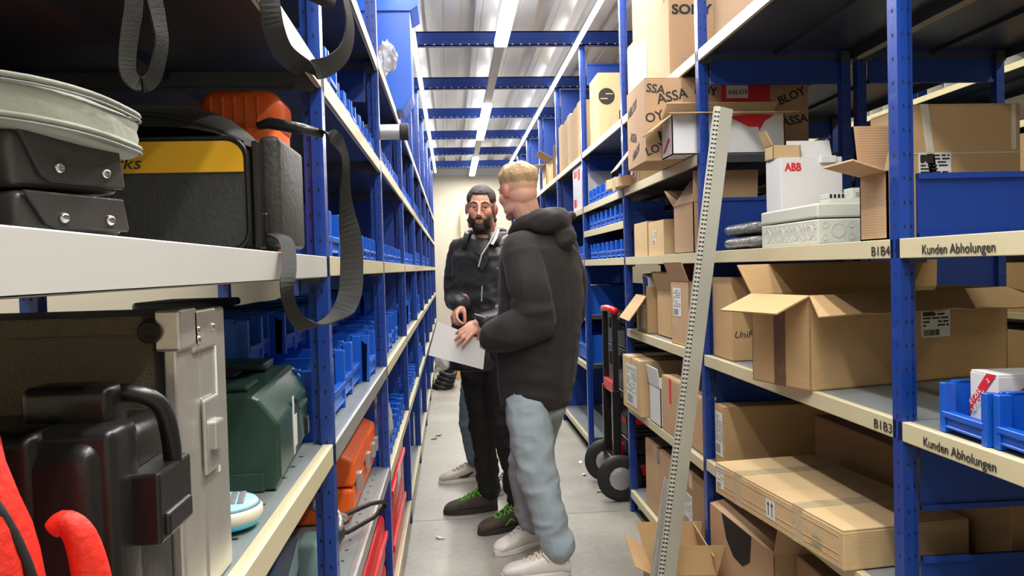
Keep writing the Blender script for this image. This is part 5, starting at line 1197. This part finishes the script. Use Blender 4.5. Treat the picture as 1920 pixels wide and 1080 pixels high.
# ---- young man in the charcoal hooded sweatshirt
def man_two():
    HT = Matrix.Translation((0.306, 3.550, 1.676)) @ Euler((R(6), 0, R(-146))).to_matrix().to_4x4()
    neck = (0.382, 3.560, 1.485)
    sL, eL, wL = (0.300, 3.420, 1.412), (0.358, 3.360, 1.117), (0.194, 3.420, 1.044)
    sR, eR, wR = (0.514, 3.700, 1.425), (0.564, 3.780, 1.104), (0.356, 3.900, 0.971)
    hL, kL, aL = (0.311, 3.470, 0.770), (0.342, 3.420, 0.453), (.425, 3.36, .125)
    hR, kR, aR = (0.424, 3.630, 0.740), (0.324, 3.720, 0.378), (.345, 3.74, .125)
    THL = frame(wL, Vector((0.132, 3.550, 1.016))-Vector(wL), (0, -.3, 1)); THR = frame(wR, Vector((0.270, 4.000, 0.965))-Vector(wR), (0, 0, 1))
    b = MB(); head_forms(b, HT, neck, nw=.055)
    chain(b, [neck, (0.406, 3.560, 1.291), (0.387, 3.560, 1.050), (0.363, 3.560, 0.771)], [.07, .13, .12, .13])
    for s_, e_, w_ in ((sR, eR, wR), (sL, eL, wL)): chain(b, [(0.391, 3.560, 1.389), s_, e_, w_], [.07, .050, .040, .027])
    for h_, k_, a_ in ((hR, kR, aR), (hL, kL, aL)): chain(b, [h_, k_, a_], [.080, .050, .036])
    capsule(b, aL, .032, (.32, 3.36, .045), .022); capsule(b, aR, .032, (.29, 3.715, .045), .022)
    hand_forms(b, THL, -1, .5, thumb=(.5, .3)); hand_forms(b, THR, 1, .5, thumb=(.5, .3))
    me = fuse(b, .0042, 3); me.materials.append(MP['skin2']); P = link(me, 'person', None)
    tag(P, 'young blond man in a charcoal hooded sweatshirt and light jeans, seen from behind', 'person')
    eyes(HT, P, MP['iris'])
    for s_ in (-1, 1): o = MB().tube([(s_*.012, -.0925, .0245), (s_*.028, -.0905, .0290), (s_*.046, -.0790, .0265)], [.002, .003, .002], 8).obj('eyebrow', MP['hair2'], P, smooth=True); o.matrix_local = HT
    hr2 = lambda l: ss(.020, .100, l.z+.12*(l.y+.02)+.012*_nz.noise(Vector((l.x*40, l.y*40, 0))))*(1 if l.y > -.092+.0*l.z else 0)
    paint(me, HT, lambda l: (ss(-.055, .05, l.z-.10*l.y) if l.z > -.06 and l.y > (-.045 if l.z > .02 else -.020) else 0)*(0 if (abs(l.x) > .068 and l.z < .032 and -.016 < l.y < .036) else 1)*.85)
    shell(me, HT, hr2, .019, 'hair', MP['hair2'], P, .008, 3)
    b = MB()
    loft(b, [((0.364, 3.560, 0.727), .166, .150, 50), ((0.365, 3.560, 0.763), .170, .154, 50), ((0.373, 3.560, 0.856), .190, .165, 50), ((0.393, 3.570, 1.049), .203, .168, 50), ((0.407, 3.570, 1.194), .215, .165, 50), ((0.406, 3.570, 1.328), .218, .155, 50), ((0.397, 3.560, 1.417), .205, .135, 50), ((0.389, 3.560, 1.468), .130, .105, 50), ((0.382, 3.560, 1.509), .085, .08, 50)])
    chain(b, [(0.343, 3.500, 1.432), sL, (0.325, 3.360, 1.262), eL], [.075, .082, .086, .082]); chain(b, [eL, (0.262, 3.360, 1.069), (0.184, 3.400, 1.050), (0.162, 3.420, 1.045)], [.080, .075, .062, .050])
    chain(b, [(0.454, 3.620, 1.432), sR, (0.562, 3.740, 1.260), eR, wR], [.075, .080, .080, .075, .05])
    me = fuse(b, .0075, 4); rumple(me, .008, (6, 6, 9), 11, .0065, (5, 5, 13), lambda c: 1.5 if (c.x < .42 and c.z < 1.2 and c.y < 3.5) else (.45 if c.y < 3.5 else .8)); rumple(me, .004, (16, 16, 6), 2, .004, (9, 9, 3))
    obj_from(me, 'hooded_sweatshirt', MP['hoodie'], P)
    b = MB()   # hood bunched round the neck
    ring = []
    for k in range(16):
        a = 2*PI*k/16; bk = ss(-.2, 1, math.cos(a-R(-38))); c = Vector((0.376, 3.560, 1.534))
        ring.append((c+Vector((math.cos(a)*(.082+.035*bk), math.sin(a)*(.082+.03*bk), -.004+.010*bk-.035*max(0, -math.cos(a-R(-38))))), .032+.026*bk))
    for k in range(16): p, r_ = ring[k]; q, r2 = ring[(k+1) % 16]; capsule(b, p, r_, q, r2)
    ell(b, (0.470, 3.540, 1.521), (.090, .090, .052), (0, R(28), 0)); ell(b, (0.502, 3.500, 1.461), (.050, .070, .058), (0, R(40), 0)); ell(b, (0.550, 3.560, 1.569), (.022, .028, .018))
    me = fuse(b, .0075, 5); rumple(me, .006, (16, 16, 16), 4, .006, (12, 12, 22))
    obj_from(me, 'hood', MP['hoodie'], P)
    b = MB(); loft(b, [((0.364, 3.560, 0.705), .162, .146, 50), ((0.365, 3.560, 0.739), .170, .154, 50), ((0.365, 3.560, 0.763), .168, .152, 50)]); me = fuse(b, .008, 3); obj_from(me, 'waistband', MP['hoodie'], P)
    MB().box(-.02, .02, -.003, .003, -.008, .008).obj('watch', MP['refl'], P, bevel=.002).location = (0.230, 3.880, 1.148)
    b = MB(); ell(b, (0.364, 3.560, 0.705), (.140, .126, .085))
    for h_, k_, a_ in ((hR, kR, aR), (hL, kL, aL)):
        h_, k_, a_ = Vector(h_), Vector(k_), Vector(a_); chain(b, [h_.lerp(k_, .14), h_.lerp(k_, .5), k_, k_.lerp(a_, .5), a_+Vector((0, 0, .005))], [.098, .098, .085, .076, .068])
    me = fuse(b, .0085, 4); rumple(me, .008, (9, 9, 12), 2, .0065, (10, 10, 19), lambda c: 1.2 if c.z < .25 or .4 < c.z < .6 else .8)
    flat(me, .048); j = obj_from(me, 'jeans', MP['jeans2'], P)
    shoe(P, frame((.475, 3.365, 0), (-1, -.02, 0)), MP['white_shoe'], MP['white_sole'], mat('cream_lace', (.70, .66, .52), .7, 0, 0), hi=.095)
    shoe(P, frame((.41, 3.80, 0), (-.82, -.56, 0)), MP['white_shoe'], MP['white_sole'], M['paper'], hi=.09)
man_two()

# ---- third man hidden behind the bearded one
def man_three():
    HT = Matrix.Translation((.200, 4.90, 1.62)) @ Euler((0, 0, R(172))).to_matrix().to_4x4()
    neck = (.225, 4.90, 1.46); b = MB(); head_forms(b, HT, neck)
    hR, kR, aR = (.17, 5.0, .90), (0.093, 4.970, 0.392), (0.123, 4.970, 0.130)
    hL, kL, aL = (.25, 4.82, .90), (.31, 4.80, .50), (.335, 4.80, .12)
    aR = (aR[0], aR[1], .12)
    chain(b, [neck, (.235, 4.9, 1.3), (.235, 4.9, 1.1), (.22, 4.9, .95)], [.07, .12, .11, .12])
    arms = (((.235, 5.06, 1.40), (.24, 5.10, 1.13), (.16, 4.98, 1.0)), ((.235, 4.76, 1.40), (.25, 4.74, 1.13), (.20, 4.70, .95)))
    for s_, e_, w_ in arms: chain(b, [(.235, 4.9, 1.42), s_, e_, w_], [.06, .05, .04, .027])
    for (s_, e_, w_), sd in zip(arms, (1, -1)): hand_forms(b, frame(w_, Vector(w_)-Vector(e_), (-1, 0, .3)), sd, .4)
    for h_, k_, a_ in ((hR, kR, aR), (hL, kL, aL)): chain(b, [h_, k_, a_], [.08, .05, .036])
    me = fuse(b, .006, 3); me.materials.append(MP['skin']); P = link(me, 'person', None)
    tag(P, 'third man mostly hidden behind the bearded man, grey jeans and worn white sneakers showing', 'person')
    eyes(HT, P, MP['iris'])
    shell(me, HT, lambda l: ss(.0, .03, l.z+.3*l.y)*(1 if l.z > -.03 and l.y > -.08 else 0), .010, 'hair', MP['hair1'], P, .004)
    b = MB(); loft(b, [((.225, 4.9, .88), .13, .165, 0), ((.23, 4.9, 1.1), .13, .17, 0), ((.235, 4.9, 1.35), .13, .19, 0), ((.235, 4.9, 1.44), .10, .14, 0), ((.235, 4.9, 1.50), .07, .08, 0)])
    for s_, e_, w_ in arms: chain(b, [s_, e_, w_], [.07, .058, .045])
    me = fuse(b, .010, 4); rumple(me, .006, (9, 9, 12), 8); obj_from(me, 'sweatshirt', MP['jeans1'], P)
    b = MB(); ell(b, (.22, 4.9, .92), (.13, .16, .11))
    for h_, k_, a_ in ((hR, kR, aR), (hL, kL, aL)): h_, k_, a_ = Vector(h_), Vector(k_), Vector(a_); chain(b, [h_, k_, a_+Vector((0, 0, .02))], [.10, .074, .062])
    me = fuse(b, .010, 4); rumple(me, .007, (9, 9, 14), 8, .005, (10, 10, 22)); flat(me, .07); obj_from(me, 'jeans', MP['jeans3'], P)
    for T in (frame((.175, 4.99, 0), (-1, -.22, 0)), frame((.365, 4.84, 0), (-.55, -.83, 0))):
        o = shoe(P, T, MP['dirty_shoe'], MP['white_sole'], MP['dirty_shoe'])
        for s_ in (-1, 1): MB().plate([(s_*.044, .20, .040), (s_*.043, .14, .048), (s_*.041, .09, .066), (s_*.041, .08, .062), (s_*.043, .12, .036), (s_*.045, .15, .034)], .002).obj('side_mark', M['ink'], o)
man_three()
